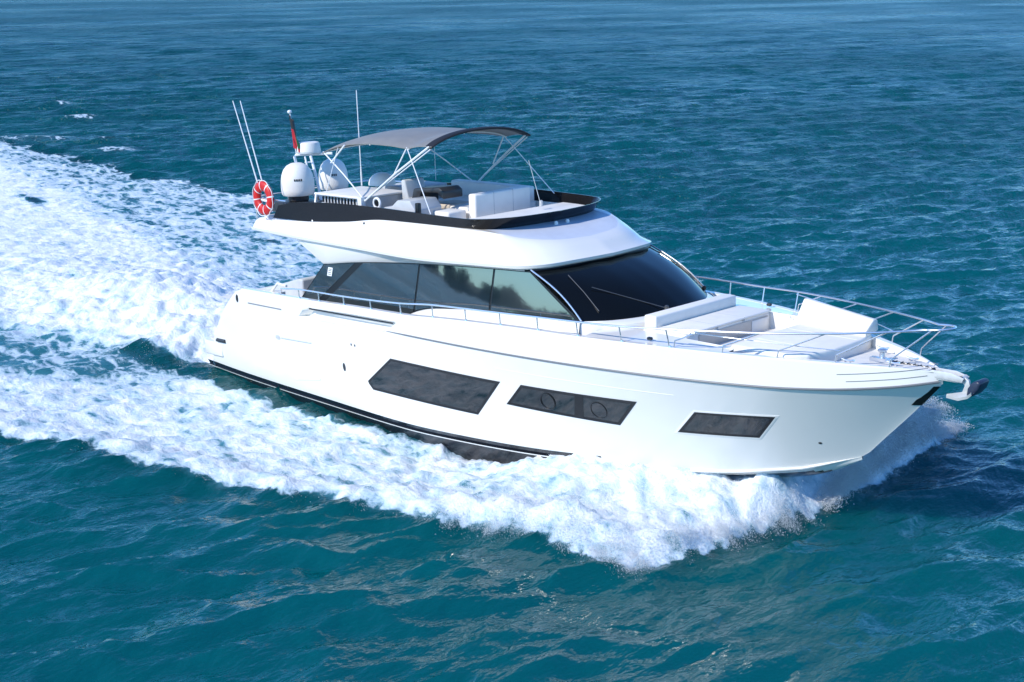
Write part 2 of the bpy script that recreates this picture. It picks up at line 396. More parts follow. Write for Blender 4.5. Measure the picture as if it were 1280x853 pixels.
for sgn in (-1, 1):
    # dark band behind the panes
    m.grid([[side_pt(*side_line(t, 3.97, 13.0, 4.87, 11.55, s), sgn, -.006) for s in np.linspace(0, 1, 60)] for t in np.linspace(0, 1, 8)], 1, flip=sgn > 0)
    # white coaming under the glass
    lo = []; mi_ = []; hi = []
    for x in np.linspace(3.97, 13.0, 60):
        z = float(zgb(x)); hi.append(side_pt(x, z, sgn)); mi_.append(side_pt(x, z-.02, sgn, .035)); lo.append((x, sgn*(float(yhs(x, 2.2))+.07), 2.0))
    m.grid([lo, mi_, hi], 0, flip=sgn > 0)
# front coaming and dash below the windshield
wk = lambda p: 1-(abs(p[1])/1.88)**8
f0 = [(p[0]-.05+.37*wk(p), p[1]*1.06, 2.0) for p in WBf]; f1 = [(p[0]-.03+.25*wk(p), p[1]*1.035, p[2]-.06) for p in WBf]; f2 = [(p[0]-.01+.04*wk(p), p[1]*1.01, p[2]+.004) for p in WBf]
m.grid([f0, f1, f2, [tuple(p) for p in WBf]], 0)
m.add([side_pt(3.97, 2.05, -1), side_pt(3.97, 2.05, 1), side_pt(4.87, 3.24, 1), side_pt(4.87, 3.24, -1)], [(0, 1, 2, 3)], 1)
house = m.build('deckhouse', [GEL, BLACK], yacht, sharp=40)
PANES = [(4.02, 4.58, 4.92, 6.06), (4.86, 8.12, 6.36, 8.20), (8.18, 10.46, 8.26, 10.50), (10.52, 12.90, 10.56, 11.50)]
for sgn in (-1, 1):
    for b0, b1, t0, t1 in PANES:
        m = MB(); m.grid([[side_pt(*side_line(t, b0, b1, t0, t1, s), sgn, .004) for s in np.linspace(0, 1, 24)] for t in np.linspace(.03, .97, 8)], 0, flip=sgn > 0)
        m.build('side_window', GLASS, house)
    # bright A pillar
    m = MB(); P = [np.array(side_pt(11.55, 3.77, sgn))*(1-t)+np.array(side_pt(13.0, 2.94, sgn))*t+np.array([.02+.10*math.sin(PI*t), sgn*.012, .03+.05*math.sin(PI*t)]) for t in np.linspace(0, 1, 14)]
    m.tube(P, .018, 8); m.build('pillar_trim', STEEL, house)
# registration paper taped inside the aft pane
m = MB(); m.grid([[side_pt(5.02+.17*s+.03*t, 2.98+.20*t, -1, .008) for s in np.linspace(0, 1, 5)] for t in np.linspace(0, 1, 5)])
pap = m.build('paper_notice', WHITEP, house)
m = MB()
for t in (.2, .4, .62, .8): m.grid([[side_pt(5.05+.11*s+.03*(t+dt), 2.98+.20*(t+dt), -1, .011) for s in np.linspace(0, 1, 3)] for dt in (-.035, .035)])
m.build('paper_lines', DGREY, house)
# windshield
rows = []
for t in np.linspace(0, 1, 12):
    r = []
    for b, tp in zip(WBf, WTf):
        p = b*(1-t)+tp*t; bul = .10*math.sin(PI*t); r.append((p[0]+bul*.7, p[1], p[2]+bul*.7))
    rows.append(r)
m = MB(); m.grid(rows); ws = m.build('windshield', WGLASS, house)
rows = np.array(rows)
m = MB(); m.tube([p+np.array([.012, 0, .006]) for p in WTf], .03, 8); m.build('top_seal', BLACK, ws)
def wiper(p0, p1, q0, q1):
    m = MB(); m.tube([p0, p1], .011, 6); m.tube([(np.array(q0)*.98+np.array(q1)*.02), (np.array(q0)+np.array(q1))/2+np.array([.01, 0, .02]), q1], .009, 6)
    m.lathe([(0, -.03), (.045, -.03), (.045, .04), (.02, .06), (0, .06)], p0, 12); return m
def wpt(t, j, off=.035):
    i = t*11; a = int(min(i, 10)); p = rows[a, j]*(1-(i-a))+rows[a+1, j]*(i-a); return p+np.array([off, 0, off])
wiper(wpt(.03, 13), wpt(.52, 5), wpt(.12, 3, .03), wpt(.80, 4, .03)).build('wiper', mat('wiper_metal', (.10, .10, .10), .3, metal=.5), ws)
wiper(wpt(.03, 31), wpt(.55, 31), wpt(.20, 31, .03), wpt(.85, 30, .03)).build('wiper', BLACK, ws)

# ------------------------------------------------------------------ flybridge body (roof of the deckhouse)
R0 = [(2.06, -2.0, 3.78), (4.1, -2.12, 3.75), (6.0, -2.15, 3.73), (8.2, -2.13, 3.69), (10.1, -2.04, 3.745), (11.3, -1.93, 3.785), (11.78, -1.55, 3.82), (12.0, -.9, 3.85), (12.12, 0, 3.86)]
R3 = [(2.10, -1.86, 4.07), (4.4, -1.99, 4.185), (5.8, -2.0, 4.30), (7.2, -2.0, 4.45), (9.2, -1.96, 4.475), (10.3, -1.80, 4.45), (11.0, -1.42, 4.33), (11.42, -.80, 4.265), (11.52, 0, 4.24)]
R4 = [(2.3, -1.80, 4.09), (4.5, -1.93, 4.20), (5.8, -1.94, 4.31), (7.2, -1.94, 4.46), (8.9, -1.91, 4.485), (9.7, -1.82, 4.48), (10.12, -1.58, 4.47), (10.33, -.9, 4.46), (10.40, 0, 4.46)]
NU = 73
r0 = pcurve(R0, NU); r3 = pcurve(R3, NU); r4 = pcurve(R4, NU)
def full(r): return np.concatenate([r, np.array(mirror(r[:-1][::-1]))])
out = np.zeros_like(r0)
for i in range(NU):
    a = r0[max(i-1, 0)]; b = r0[min(i+1, NU-1)]; d = b-a; n = np.array([d[1], -d[0], 0]); n /= np.linalg.norm(n); out[i] = n
fr_ = np.clip(np.linspace(0, 8, NU)-5.2, 0, 1)[:, None]   # 1 towards the front brow
L = []
L.append(r0-out*.10+np.array([0, 0, .0]))
L.append(r0)
L.append(r0+out*.035+np.array([0, 0, .03]))
L.append(r0+out*(.05)+np.array([0, 0, .09]))
for q in (.30, .5, .7, .86):
    p = r0*(1-q)+r3*q; bul = math.sin(PI*q)
    L.append(p+out*(.045*bul)*(1-.2*fr_)+np.array([0, 0, 1])*(.06*bul*fr_))
L.append(r3); L.append(r3*.5+r4*.5+np.array([0, 0, .012])); L.append(r4)
m = MB()
rows = [full(p) for p in L]
for k in range(len(rows)-1):
    a, b = rows[k], rows[k+1]; n = len(a)
    for j in range(n-1):
        jj = min(j, n-2-j)/(NU-1)*8
        mi = 1 if (k >= len(rows)-3 and jj > 5.6) else 0
        m.add([a[j], a[j+1], b[j+1], b[j]], [(0, 1, 2, 3)], mi)
# underside, aft end, fly deck
for j in range(NU-1):
    a, b = L[0][j], L[0][j+1]; m.add([a, b, (b[0], -b[1], b[2]), (a[0], -a[1], a[2])], [(0, 1, 2, 3)], 0)
    a, b = r4[j], r4[j+1]; za = 4.06 if a[0] < 2.4 else 4.12; m.add([a, b, (b[0], b[1]+.02 if b[1] < -.02 else b[1], 4.14), (a[0], a[1]+.02 if a[1] < -.02 else a[1], 4.14)], [(0, 1, 2, 3)], 0)
    m.add([(a[0], -a[1], a[2]), (b[0], -b[1], b[2]), (b[0], -b[1], 4.14), (a[0], -a[1], 4.14)], [(0, 1, 2, 3)], 0)
    m.add([(a[0], a[1], 4.14), (b[0], b[1], 4.14), (b[0], -b[1], 4.14), (a[0], -a[1], 4.14)], [(0, 1, 2, 3)], 2)
ends = [p[0] for p in L]
for a, b in zip(ends[:-1], ends[1:]): m.add([a, b, (b[0], -b[1], b[2]), (a[0], -a[1], a[2])], [(0, 1, 2, 3)], 0)
fly = m.build('flybridge', [GEL, PANEL, NONSKID], yacht, sharp=32)
# lower wing fairing between roof and saloon glass aft
for sgn in (-1, 1):
    m = MB(); a = []; b = []; c_ = []
    for x in np.linspace(3.9, 11.4, 40):
        xt = max(x, 4.88); zt = float(zgt(xt)) if x >= 4.88 else 3.24+(4.88-x)*.42; a.append((x, sgn*(float(yhs(x, zt))+.012), zt-.01)); b.append((x, sgn*(float(yhs(x, zt))+.05), zt+.04)); c_.append((x, sgn*(float(np.interp(x, r0[:50, 0], -r0[:50, 1]))-.06), 3.76))
    m.grid([a, b, c_], 0, flip=sgn > 0); m.build('eaves', GEL, fly)
    m = MB(); m.lathe([(0, 0), (.03, 0), (.03, .02), (0, .025)], (0, 0, 0), 12, 'y'); o = m.build('navigation_light', DGREY, fly); o.location = (6.5, sgn*2.03, 4.33)
for y in (-.1, .25):
    m = MB(); m.lathe([(0, .05), (.03, .045), (.045, .0), (.045, -.03)], (10.62, y-.0, 4.44), 10); m.build('deck_light', WHITEP, fly)
m = MB(); m.lathe([(0, .03), (.03, .025), (.04, 0)], (11.75, .35, 4.11), 10); m.build('deck_light', DGREY, fly)

# smoked wind screen round the flybridge
SB = [(2.91, -1.97, 4.155), (4.5, -1.985, 4.19), (5.8, -1.99, 4.30), (7.2, -1.98, 4.445), (9.1, -1.94, 4.475), (9.8, -1.84, 4.47), (10.16, -1.58, 4.46), (10.36, -.9, 4.45), (10.43, 0, 4.45)]
ST = [(3.25, -2.03, 4.49), (4.2, -2.05, 4.64), (5.8, -2.06, 4.72), (7.2, -2.06, 4.74), (8.9, -2.05, 4.72), (9.85, -1.98, 4.71), (10.32, -1.66, 4.71), (10.62, -.95, 4.71), (10.72, 0, 4.71)]
sb = full(pcurve(SB, 65)); st = full(pcurve(ST, 65)); mid = (sb+st)/2+np.array([0, 0, .0])
def inner(c, d):
    o_ = []
    for i in range(len(c)):
        t_ = c[min(i+1, len(c)-1)]-c[max(i-1, 0)]; n = np.array([t_[1], -t_[0], 0]); n /= np.linalg.norm(n); o_.append(c[i]-n*d)
    return np.array(o_)
m = MB(); m.grid([sb, mid, st, inner(st, .03), inner(mid, .03), inner(sb, .03), sb]); 
m.add([sb[0], mid[0], st[0], inner(st, .03)[0], inner(sb, .03)[0]], [(0, 1, 2, 3, 4)]); m.add([sb[-1], mid[-1], st[-1], inner(st, .03)[-1], inner(sb, .03)[-1]], [(0, 1, 2, 3, 4)])
m.build('fly_screen', SCREEN, yacht, sharp=50)
# white inner dash
m = MB(); dd = inner(full(pcurve(SB, 65)), .06); k = [p for p in dd if p[0] > 8.9]
m.add([(p[0], p[1], 4.52) for p in k]+[(p[0]-.0, p[1], 4.2) for p in k], [tuple(range(len(k)))]+[(i, (i+1) % len(k), len(k)+(i+1) % len(k), len(k)+i) for i in range(len(k))])
m.build('fly_dash', GEL2, yacht)

# flybridge furniture
def rbox(name, x0, x1, y0, y1, z0, z1, mt, parent=yacht, bev=.03, segs=3):
    m = MB(); m.box(x0, x1, y0, y1, z0, z1); return m.build(name, mt, parent, bevel=bev, segs=segs)
sofa = rbox('fly_sofa', 5.9, 8.2, .55, 1.75, 4.14, 4.52, CUSH)
rbox('backrest', 8.22, 8.46, -.42, 1.32, 4.14, 4.93, CUSH, sofa, .05)
rbox('backrest', 5.6, 8.2, 1.42, 1.72, 4.50, 4.87, CUSH, sofa, .05)
rbox('seat_cushion', 7.5, 8.2, -.35, .9, 4.14, 4.60, CUSH, sofa, .05)
for y in (.15, .75): rbox('cushion_seam', 8.215, 8.465, y-.006, y+.006, 4.3, 4.9315, GREYV, sofa, 0)
for x in (6.3, 7.0, 7.6): rbox('cushion_seam', x-.006, x+.006, .56, 1.44, 4.4, 4.5215, GREYV, sofa, 0)
rbox('fly_table', 6.9, 7.5, -.35, .35, 4.5, 4.62, BEIGE)
rbox('fly_bench', 7.62, 8.2, -1.0, -.44, 4.14, 4.58, CUSH, yacht, .05)
con = MB(); con.prism([(6.55, 4.14), (7.62, 4.14), (7.72, 4.66), (7.55, 4.86), (7.12, 4.84), (6.9, 4.68), (6.55, 4.64)], 'y', -1.55, -.75); con = con.build('helm_console', GREYV, yacht, bevel=.03)
hs_ = MB(); hs_.prism([(6.1, 4.55), (6.7, 4.55), (6.72, 4.66), (6.32, 4.70), (6.22, 5.12), (6.08, 5.12)], 'y', -.55, .05); hs_.build('helm_seat', GREYV, yacht, bevel=.04, segs=3)
m = MB(); m.prism([(6.55, 4.50), (6.72, 4.98), (7.6, 5.06), (7.74, 4.98), (7.74, 4.80), (7.60, 4.86), (7.54, 4.94), (6.95, 4.90), (6.86, 4.5)], 'y', -.72, -.12); m.build('helm_hood', DGREY, yacht, bevel=.03)
m = MB(); P = [(6.5+.11*math.cos(a), -1.62, 4.74+.11*math.sin(a)) for a in np.linspace(0, 2*PI, 20)[:-1]]; m.tube(P, .03, 8, closed=True); m.lathe([(0, -.02), (.07, -.02), (.07, .02), (0, .02)], (6.5, -1.62, 4.74), 14, 'y', 1); m.build('side_speaker', [WHITEP, BLACK], yacht)
rbox('screen_post', 7.92, 8.03, -1.72, -1.62, 4.2, 4.86, BLACK, yacht, .02)
cab = rbox('wet_bar', 4.5, 6.0, -1.62, -.45, 4.14, 4.80, GREYV)
rbox('worktop', 4.42, 6.08, -1.72, -.40, 4.805, 4.85, GEL2, cab, .015)
m = MB()
for x in np.linspace(4.62, 5.92, 12): m.box(x-.012, x+.012, -1.665, -1.64, 4.45, 4.80)
m.box(4.5, 6.0, -1.67, -1.635, 4.60, 4.615); m.build('louvre_bars', WHITEP, cab)
rbox('louvre_back', 4.52, 5.98, -1.634, -1.624, 4.40, 4.79, BLACK, cab, .0)
m = MB(); m.tube([(4.38, -1.75, 4.82), (6.1, -1.75, 4.83)], .035, 8); m.tube([(4.42, -1.75, 4.82), (4.5, -1.90, 4.4), (4.52, -1.98, 4.20)], .03, 8); m.box(6.02, 6.16, -1.80, -1.68, 4.3, 4.86); m.build('support_frame', WHITEP, yacht, sharp=45)
m = MB(); m.lathe([(.33, 0), (.33, .05), (.30, .14), (.22, .23), (.12, .28), (0, .30)], (4.72, .0, 4.86), 24); m.build('dome_cover', GEL2, cab)
m = MB(); m.box(4.3, 5.4, .3, 1.5, 4.14, 4.78); m.build('fly_locker', GREYV, yacht, bevel=.03)
rbox('fly_sunbed', 2.9, 4.1, -1.4, 1.5, 4.14, 4.36, GREYV, yacht, .05)

# satellite domes, radar mast
def dome(cx, cy, z0, r, h, letters):
    prof = [(0, -.16), (r*.55, -.16), (r*.62, -.12), (r*.62, 0), (r*.90, .0), (r*.97, .05*h), (r, .18*h), (r*.99, .45*h), (r*.93, .62*h), (r*.80, .79*h), (r*.60, .91*h), (r*.33, .98*h), (0, h)]
    m = MB(); m.lathe(prof[4:], (cx, cy, z0), 40); m.lathe([(r*.90, 0.0), (r*.3, 0.001)], (cx, cy, z0), 40); d = m.build('satellite_dome', GEL2, yacht, sharp=40)
    b = MB(); b.lathe(prof[:4]+[(0, 0)], (cx, cy, z0-.004), 24); b.build('dome_base', DGREY, d)
    t = MB(); a0 = math.atan2(-.55, .83)
    for i in range(letters):
        for dz, hh in ((.0, .055),):
            a = a0+(i-(letters-1)/2)*.13; rr = r*1.004; q = []
            for da, zz in ((-.045, 0), (.045, 0), (.045, hh), (-.045, hh)): q.append((cx+rr*math.cos(a+da), cy+rr*math.sin(a+da), z0+h*.47+zz))
            t.add(q, [(0, 1, 2, 3)])
    t.build('dome_lettering', DGREY, d); return d
dome(2.52, -.9, 4.56, .415, .80, 4)
dome(2.14, .5, 4.52, .375, .78, 3)
rbox('equipment_plinth', 1.9, 3.1, -1.3, -.5, 4.14, 4.40, DGREY); rbox('equipment_plinth', 1.8, 2.6, .1, .9, 4.14, 4.36, DGREY)
mast = MB()
mast.tube([(2.05, -.55, 4.3), (2.02, -.52, 5.2), (1.88, -.48, 5.42), (1.92, -.45, 5.47), (2.05, -.4, 5.48), (2.75, .05, 5.50)], .035, 8)
mast.tube([(2.9, -.5, 4.4), (2.72, -.45, 4.9), (2.48, -.42, 5.47)], .035, 8); mast.tube([(2.78, -.62, 4.5), (2.46, -.58, 5.47)], .022, 8)
for z in (4.75, 4.95, 5.15, 5.33): mast.tube([(2.82-.3*(z-4.6), -.46, z), (2.70-.33*(z-4.6), -.60, z)], .014, 6)
mast.tube([(2.0, .05, 5.48), (2.05, -.42, 5.48)], .03, 8)
mast = mast.build('radar_mast', WHITEP, yacht)
for pp in ([(2.70, -.66, 4.72), (2.63, -.65, 4.92)], [(2.58, -.64, 5.05), (2.53, -.63, 5.2)]):
    m = MB(); m.tube(pp, .028, 6); m.build('mast_stripe', RED, mast)
m = MB(); m.lathe([(0, 0), (.28, 0), (.30, .02), (.30, .06)], (2.26, -.3, 5.51), 32, mi=1); m.lathe([(.30, .06), (.295, .10), (.275, .24), (.255, .275), (.20, .29), (0, .295)], (2.26, -.3, 5.51), 32); m.build('radar', [GEL2, GALV], mast)
m = MB(); m.lathe([(0, 0), (.02, 0), (.02, .3), (.012, .5), (.012, 2.3), (0, 2.31)], (3.93, 0, 4.78), 8); m.build('whip_antenna', WHITEP, yacht)
m = MB(); m.tube([(9.35, .75, 4.6), (9.0, .75, 5.6)], .007, 6); m.lathe([(0, 0), (.045, 0), (.04, .12), (0, .14)], (9.35, .75, 4.6), 10); m.build('vhf_antenna', GALV, yacht)
for dx, y in ((0, -1.9), (.11, -1.84)):
    m = MB(); m.tube([(2.42+dx*.6, y, 4.2), (2.36+dx, y, 4.7), (1.46+dx*2.1, y, 6.91)], [.018, .018, .012], 8); m.build('antenna_pole', WHITEP, yacht)

# aft fly rail
m = MB()
P = [(3.5, -1.98, 4.60), (2.9, -1.97, 4.60), (2.15, -1.93, 4.58), (1.98, -1.85, 4.58), (1.94, -1.5, 4.58), (1.94, 1.5, 4.58), (1.98, 1.85, 4.58), (3.0, 1.97, 4.60), (3.5, 1.98, 4.6)]
m.tube(pcurve(P, 60), .018, 8)
for x, y in ((2.12, -1.90), (1.95, -.8), (1.95, .8), (2.12, 1.90)): m.tube([(x, y, 4.05), (x, y, 4.58)], .014, 8)
m.build('aft_rail', STEEL, yacht)

# ------------------------------------------------------------------ bimini
BX = [4.40, 4.9, 5.5, 6.2, 6.9, 7.45, 7.9, 8.32]
BZ = pchip(BX, [5.77, 5.93, 6.02, 6.06, 6.055, 6.03, 6.09, 6.10]); BC = pchip(BX, [.08, .14, .18, .19, .195, .19, .22, .24])
def bim_rows(dz):
    rows = []
    for x in np.linspace(4.40, 8.32, 46):
        r = []
        for v in np.linspace(-1, 1, 31):
            sc = .035*math.sin(PI*np.clip((x-4.4)/3.05, 0, 1)) if x < 7.45 else .02*math.sin(PI*(x-7.45)/.87)
            y = v*(1.50-sc*abs(v)**6*1.3); z = float(BZ(x))+float(BC(x))*(1-abs(v)**2.3)
            r.append((x, y, z+dz-(.03*abs(v)**10)))
        rows.append(r)
    return rows
m = MB(); t_ = np.array(bim_rows(.012)); b_ = np.array(bim_rows(-.004)); m.grid(t_); m.grid(b_, flip=True)
for a, b in ((t_[0], b_[0]), (t_[-1], b_[-1]), (t_[:, 0], b_[:, 0]), (t_[:, -1], b_[:, -1])): m.grid([a, b])
bim = m.build('bimini_top', CANVAS, yacht)
m = MB(); e = t_[-1]; m.grid([e+np.array([-.20, 0, .006]), e+np.array([-.02, 0, .010]), e+np.array([.02, 0, -.01]), e+np.array([.01, 0, -.045]), e+np.array([-.20, 0, -.05])]); m.build('front_hem', CANVASD, bim)
for k in (0, 20, 36):
    m = MB(); m.tube(b_[k]+np.array([0, 0, -.014]), .016, 8); m.build('bow_tube', WHITEP, bim)
for sgn in (-1, 1):
    def pole(pts, r, name='pole', mt=WHITEP):
        m = MB(); m.tube([(x, sgn*y, z) for x, y, z in pts], r, 8); m.build(name, mt, bim)
    base = (6.2, 1.72, 4.78)
    pole([base, (7.2, 1.60, 5.46), (8.22, 1.47, 6.08)], .024)
    pole([base, (5.3, 1.58, 5.30), (4.42, 1.47, 5.77)], .016)
    pole([(4.78, 1.54, 5.54), (4.95, 1.51, 5.70), (5.25, 1.47, 5.97)], .02)
    pole([(8.65, 1.90, 4.70), (7.47, 1.48, 6.02)], .011, 'strap')
    pole([(7.0, 1.55, 5.33), (7.47, 1.48, 6.02)], .016)
    pole([(8.25, 1.47, 6.02), (6.5, 1.66, 4.98)], .013)
    pole([(4.72, 1.72, 4.78), (5.0, 1.48, 5.9)], .008, 'strap')

# ------------------------------------------------------------------ foredeck
bn = rbox('fore_bench', 14.0, 15.08, -1.28, 1.42, 2.2, 2.84, GEL2, yacht, .06)
rbox('bench_cushion', 14.34, 15.12, -1.22, 1.36, 2.842, 2.885, CUSH, bn, .02)
for y in (-.35, .5): rbox('cushion_seam', 14.35, 15.125, y-.006, y+.006, 2.80, 2.8865, GREYV, bn, 0)
rbox('bolster', 14.02, 14.32, -1.24, 1.30, 2.80, 3.10, CUSH, bn, .035)
rbox('locker_front', 15.081, 15.10, -.9, 1.3, 2.42, 2.78, mat('beige_teak', (.58, .52, .45), .55, var=.08, vscale=8), bn, .004)  # locker face in beige wood colour
rbox('locker_door', 15.101, 15.115, .75, 1.28, 2.44, 2.76, GEL2, bn, .01)
for sgn in (-1, 1):
    m = MB(); a = []; b = []; c_ = []; d_ = []
    for x in np.linspace(13.4, 16.3, 30):
        y = float(yh(x, zcap(x)))-.15; zc = float(zcap(x))+.02; yi = 1.42
        a.append((x, sgn*y, zc)); b.append((x, sgn*max(yi+.02, y-.30), zc+.02)); c_.append((x, sgn*yi, zc+.05)); d_.append((x, sgn*(yi-.04), 2.2))
    m.grid([a, b, c_, d_], 0, flip=sgn < 0); m.build('side_moulding', GEL, deck)
    m = MB(); m.lathe([(0, .05), (.03, .05), (.05, .0)], (15.6, sgn*1.44, 2.74), 10); m.tube([(15.55, sgn*1.42, 2.80), (15.62, sgn*1.46, 2.66), (15.68, sgn*1.42, 2.62)], .02, 6); m.build('hinge', GALV, deck)
    m = MB(); m.box(14.66, 14.76, sgn*1.88-.04, sgn*1.88+.04, 2.82, 2.88); m.build('cup_holder', DGREY, deck, bevel=.02)
# sun pad with a raised port backrest
m = MB(); m.prism([(16.1, -1.25), (17.3, -1.22), (17.62, -.98), (17.76, -.4), (17.76, .5), (17.66, 1.0), (17.45, 1.28), (16.1, 1.35)], 'z', 2.50, 2.82); pad = m.build('sun_pad', CUSH, yacht, bevel=.045, segs=3)
m = MB(); m.prism([(16.15, -1.05), (17.25, -1.02), (17.52, -.8), (17.6, -.4), (17.6, .5), (17.5, .9), (17.3, 1.08), (16.15, 1.1)], 'z', 2.2, 2.502); m.build('pad_plinth', GEL2, pad, bevel=.03)
m = MB()
for a, b in (((16.0, 1.22), (17.7, 1.0)),):
    v = []
    for (x, y), zt in ((a, 3.26), (b, 3.10)):
        for dy, z in ((-.28, 2.80), (-.25, 2.92), (.0, zt), (.14, zt-.02), (.17, zt-.2), (.17, zt-.22-.02)): v.append((x, y+dy, z))
    m.grid([v[:6], v[6:]], closed=True); m.add(v[:6], [tuple(range(6))]); m.add(v[6:], [tuple(range(6))])
m.build('pad_backrest', CUSH, pad, bevel=.03, segs=2)
for y in (-.55, .45): rbox('pad_seam', 16.2, 17.70, y-.008, y+.008, 2.815, 2.824, GEL2, pad, 0)

# bow rail with raked stanchions, side rails on the bulwark
zr_t = pchip([3.9, 4.7, 6.3, 8.3, 9.4, 10.4, 12.4, 14.3, 15.3, 16, 17, 18, 19, 19.85], [2.62, 2.70, 2.745, 2.84, 2.945, 2.99, 3.06, 3.10, 3.15, 3.18, 3.22, 3.27, 3.34, 3.42])
def yrail(x): return np.where(x < 19.0, Yr(np.minimum(x, 19.0))-.04+.07*sstep(12, 16, x), 0)
pts = []
for x in np.linspace(3.9, 19.45, 64): pts.append((x, -float(Yr(x))+.05-.07*float(sstep(12, 16, x)), float(zr_t(x))))
y9 = pts[-1][1]
for a in np.linspace(0, PI/2, 10)[1:]: pts.append((19.45+.42*math.sin(a), y9*math.cos(a)**.8 if a < PI/2-.01 else 0, float(zr_t(19.45+.42*math.sin(a)))))
railp = np.array(pts); railf = np.concatenate([railp, np.array(mirror(railp[:-1][::-1]))])
m = MB(); m.tube(np.concatenate([[(3.86, pts[0][1], 2.44)], railf, [(3.86, -pts[0][1], 2.44)]]), .019, 8); rail = m.build('bow_rail', STEEL, yacht)
def rail_at(x): 
    i = np.searchsorted(railp[:, 0], x); a, b = railp[i-1], railp[i]; t = (x-a[0])/(b[0]-a[0]); return a+(b-a)*t
for sgn in (-1, 1):
    fx = lambda p: (p[0], p[1]*(-sgn), p[2])
    for x in (4.62, 5.40, 6.35, 7.32, 8.35, 9.40, 10.41, 11.39, 12.37, 13.33, 14.30, 15.27):
        zb = float(zcap(x)); yb = -(float(yh(x, zb))-.06); m = MB(); m.tube([fx((x, yb, zb)), fx(rail_at(x))], .014, 8); m.lathe([(.035, 0), (.03, .03), (0, .03)], fx((x, yb, zb+.02)), 8)
        m.build('stanchion', STEEL, rail)
    for xb, xt in ((15.35, 15.95), (16.25, 17.0), (17.2, 18.05), (18.13, 18.95), (18.95, 19.6)):
        zb = float(zcap(xb)); yb = -(float(yh(xb, zb))-.06*min(1, (19.7-xb)/1.5)); tp = rail_at(xt) if xt < 19.8 else railp[-1]
        m = MB(); bs = np.array((xb, yb, zb)); m.tube([fx(bs), fx(bs+np.array([.03, 0, .16])), fx(bs*.72+np.array(tp)*.28+np.array([0, 0, .10])), fx(tp)], .014, 8); m.build('stanchion', STEEL, rail)
    lo = []
    for x in np.linspace(15.3, 18.2, 30): lo.append(fx((x, -(float(yh(x, zcap(x)))-.05), float(zcap(x))+.36-.04*(x-15.3))))
    m = MB(); m.tube(lo, .009, 6); m.build('lower_rail', STEEL, rail)

# windlass, cleats, hatch at the bow
m = MB(); m.lathe([(0, 0), (.11, 0), (.11, .03), (.06, .06), (.055, .14), (.09, .17), (.09, .20), (.03, .22), (0, .22)], (18.45, .10, 2.62), 20); m.box(18.3, 18.75, -.09, .02, 2.61, 2.70); wl = m.build('windlass', STEEL, yacht, sharp=40)
m = MB()
for i in range(16):
    x = 18.55+i*.06; m.tube([(x-.03, -.02, 2.66+.01*(i % 2)), (x, .02*(-1)**i, 2.675), (x+.035, -.02, 2.66)], .016, 6)
m.build('anchor_chain', mat('dark_chain', (.12, .12, .12), .4, metal=.6), wl)
for x, y in ((18.15, -.55), (18.15, .6), (18.85, -.22), (18.95, .25)):
    m = MB(); m.tube([(x-.13, y, 2.72), (x-.05, y, 2.70), (x+.05, y, 2.70), (x+.13, y, 2.72)], .018, 8); m.tube([(x-.05, y, 2.6), (x-.05, y, 2.70)], .018, 8); m.tube([(x+.05, y, 2.6), (x+.05, y, 2.70)], .018, 8); m.build('cleat', STEEL, yacht)
m = MB(); m.prism([(19.25, -.10), (20.02, -.075), (20.10, -.04), (20.10, .04), (20.02, .075), (19.25, .10)], 'z', 2.50, 2.54)
for s in (-1, 1): m.prism([(19.3, 2.54), (20.1, 2.52), (20.14, 2.60), (19.9, 2.66), (19.5, 2.66)], 'y', s*.09-.012, s*.09+.012)
m.lathe([(.05, -.08), (.03, 0), (.05, .08)], (20.08, 0, 2.58), 14, 'y'); m.build('bow_roller', GALV, yacht, bevel=.006)
anchor = on_boat('anchor', (19.4, 0, 2.55), 'galvanised plough anchor with a dark fluke hanging off the bow roller', 'anchor')
O = (19.4, 0, 2.55)
m = MB(); m.prism([(19.55, 2.58), (20.10, 2.61), (20.19, 2.56), (20.24, 2.40), (20.14, 2.30), (20.06, 2.30), (20.12, 2.46), (20.05, 2.53), (19.55, 2.53)], 'y', -.03, .03); m.build('shank', GALV, anchor, bevel=.01, origin=O)
m = MB(); v = []
rows = [[(19.78, -.02, 2.235), (19.78, 0, 2.25), (19.78, .02, 2.235)], [(20.05, -.13, 2.25), (20.05, 0, 2.33), (20.05, .13, 2.25)], [(20.25, -.19, 2.33), (20.25, 0, 2.42), (20.25, .19, 2.33)], [(20.33, -.20, 2.40), (20.33, 0, 2.47), (20.33, .20, 2.40)]]
m.grid(rows); m.grid([[(p[0]+.0, p[1]*.9, p[2]-.05) for p in r] for r in rows], flip=True)
for k in (0, -1): m.grid([rows[k], [(p[0], p[1]*.9, p[2]-.05) for p in rows[k]]])
m.grid([[r[0] for r in rows], [(r[0][0], r[0][1]*.9, r[0][2]-.05) for r in rows]]); m.grid([[r[2] for r in rows], [(r[2][0], r[2][1]*.9, r[2][2]-.05) for r in rows]])
m.build('fluke', GALV, anchor, origin=O)
m = MB(); m.prism([(20.22, 2.30), (20.32, 2.32), (20.44, 2.46), (20.48, 2.58), (20.42, 2.62), (20.32, 2.58), (20.24, 2.46)], 'y', -.17, .17); m.build('fluke_heel', mat('dark_blue_rubber', (.02, .03, .06), .4), anchor, bevel=.045, segs=3, origin=O)

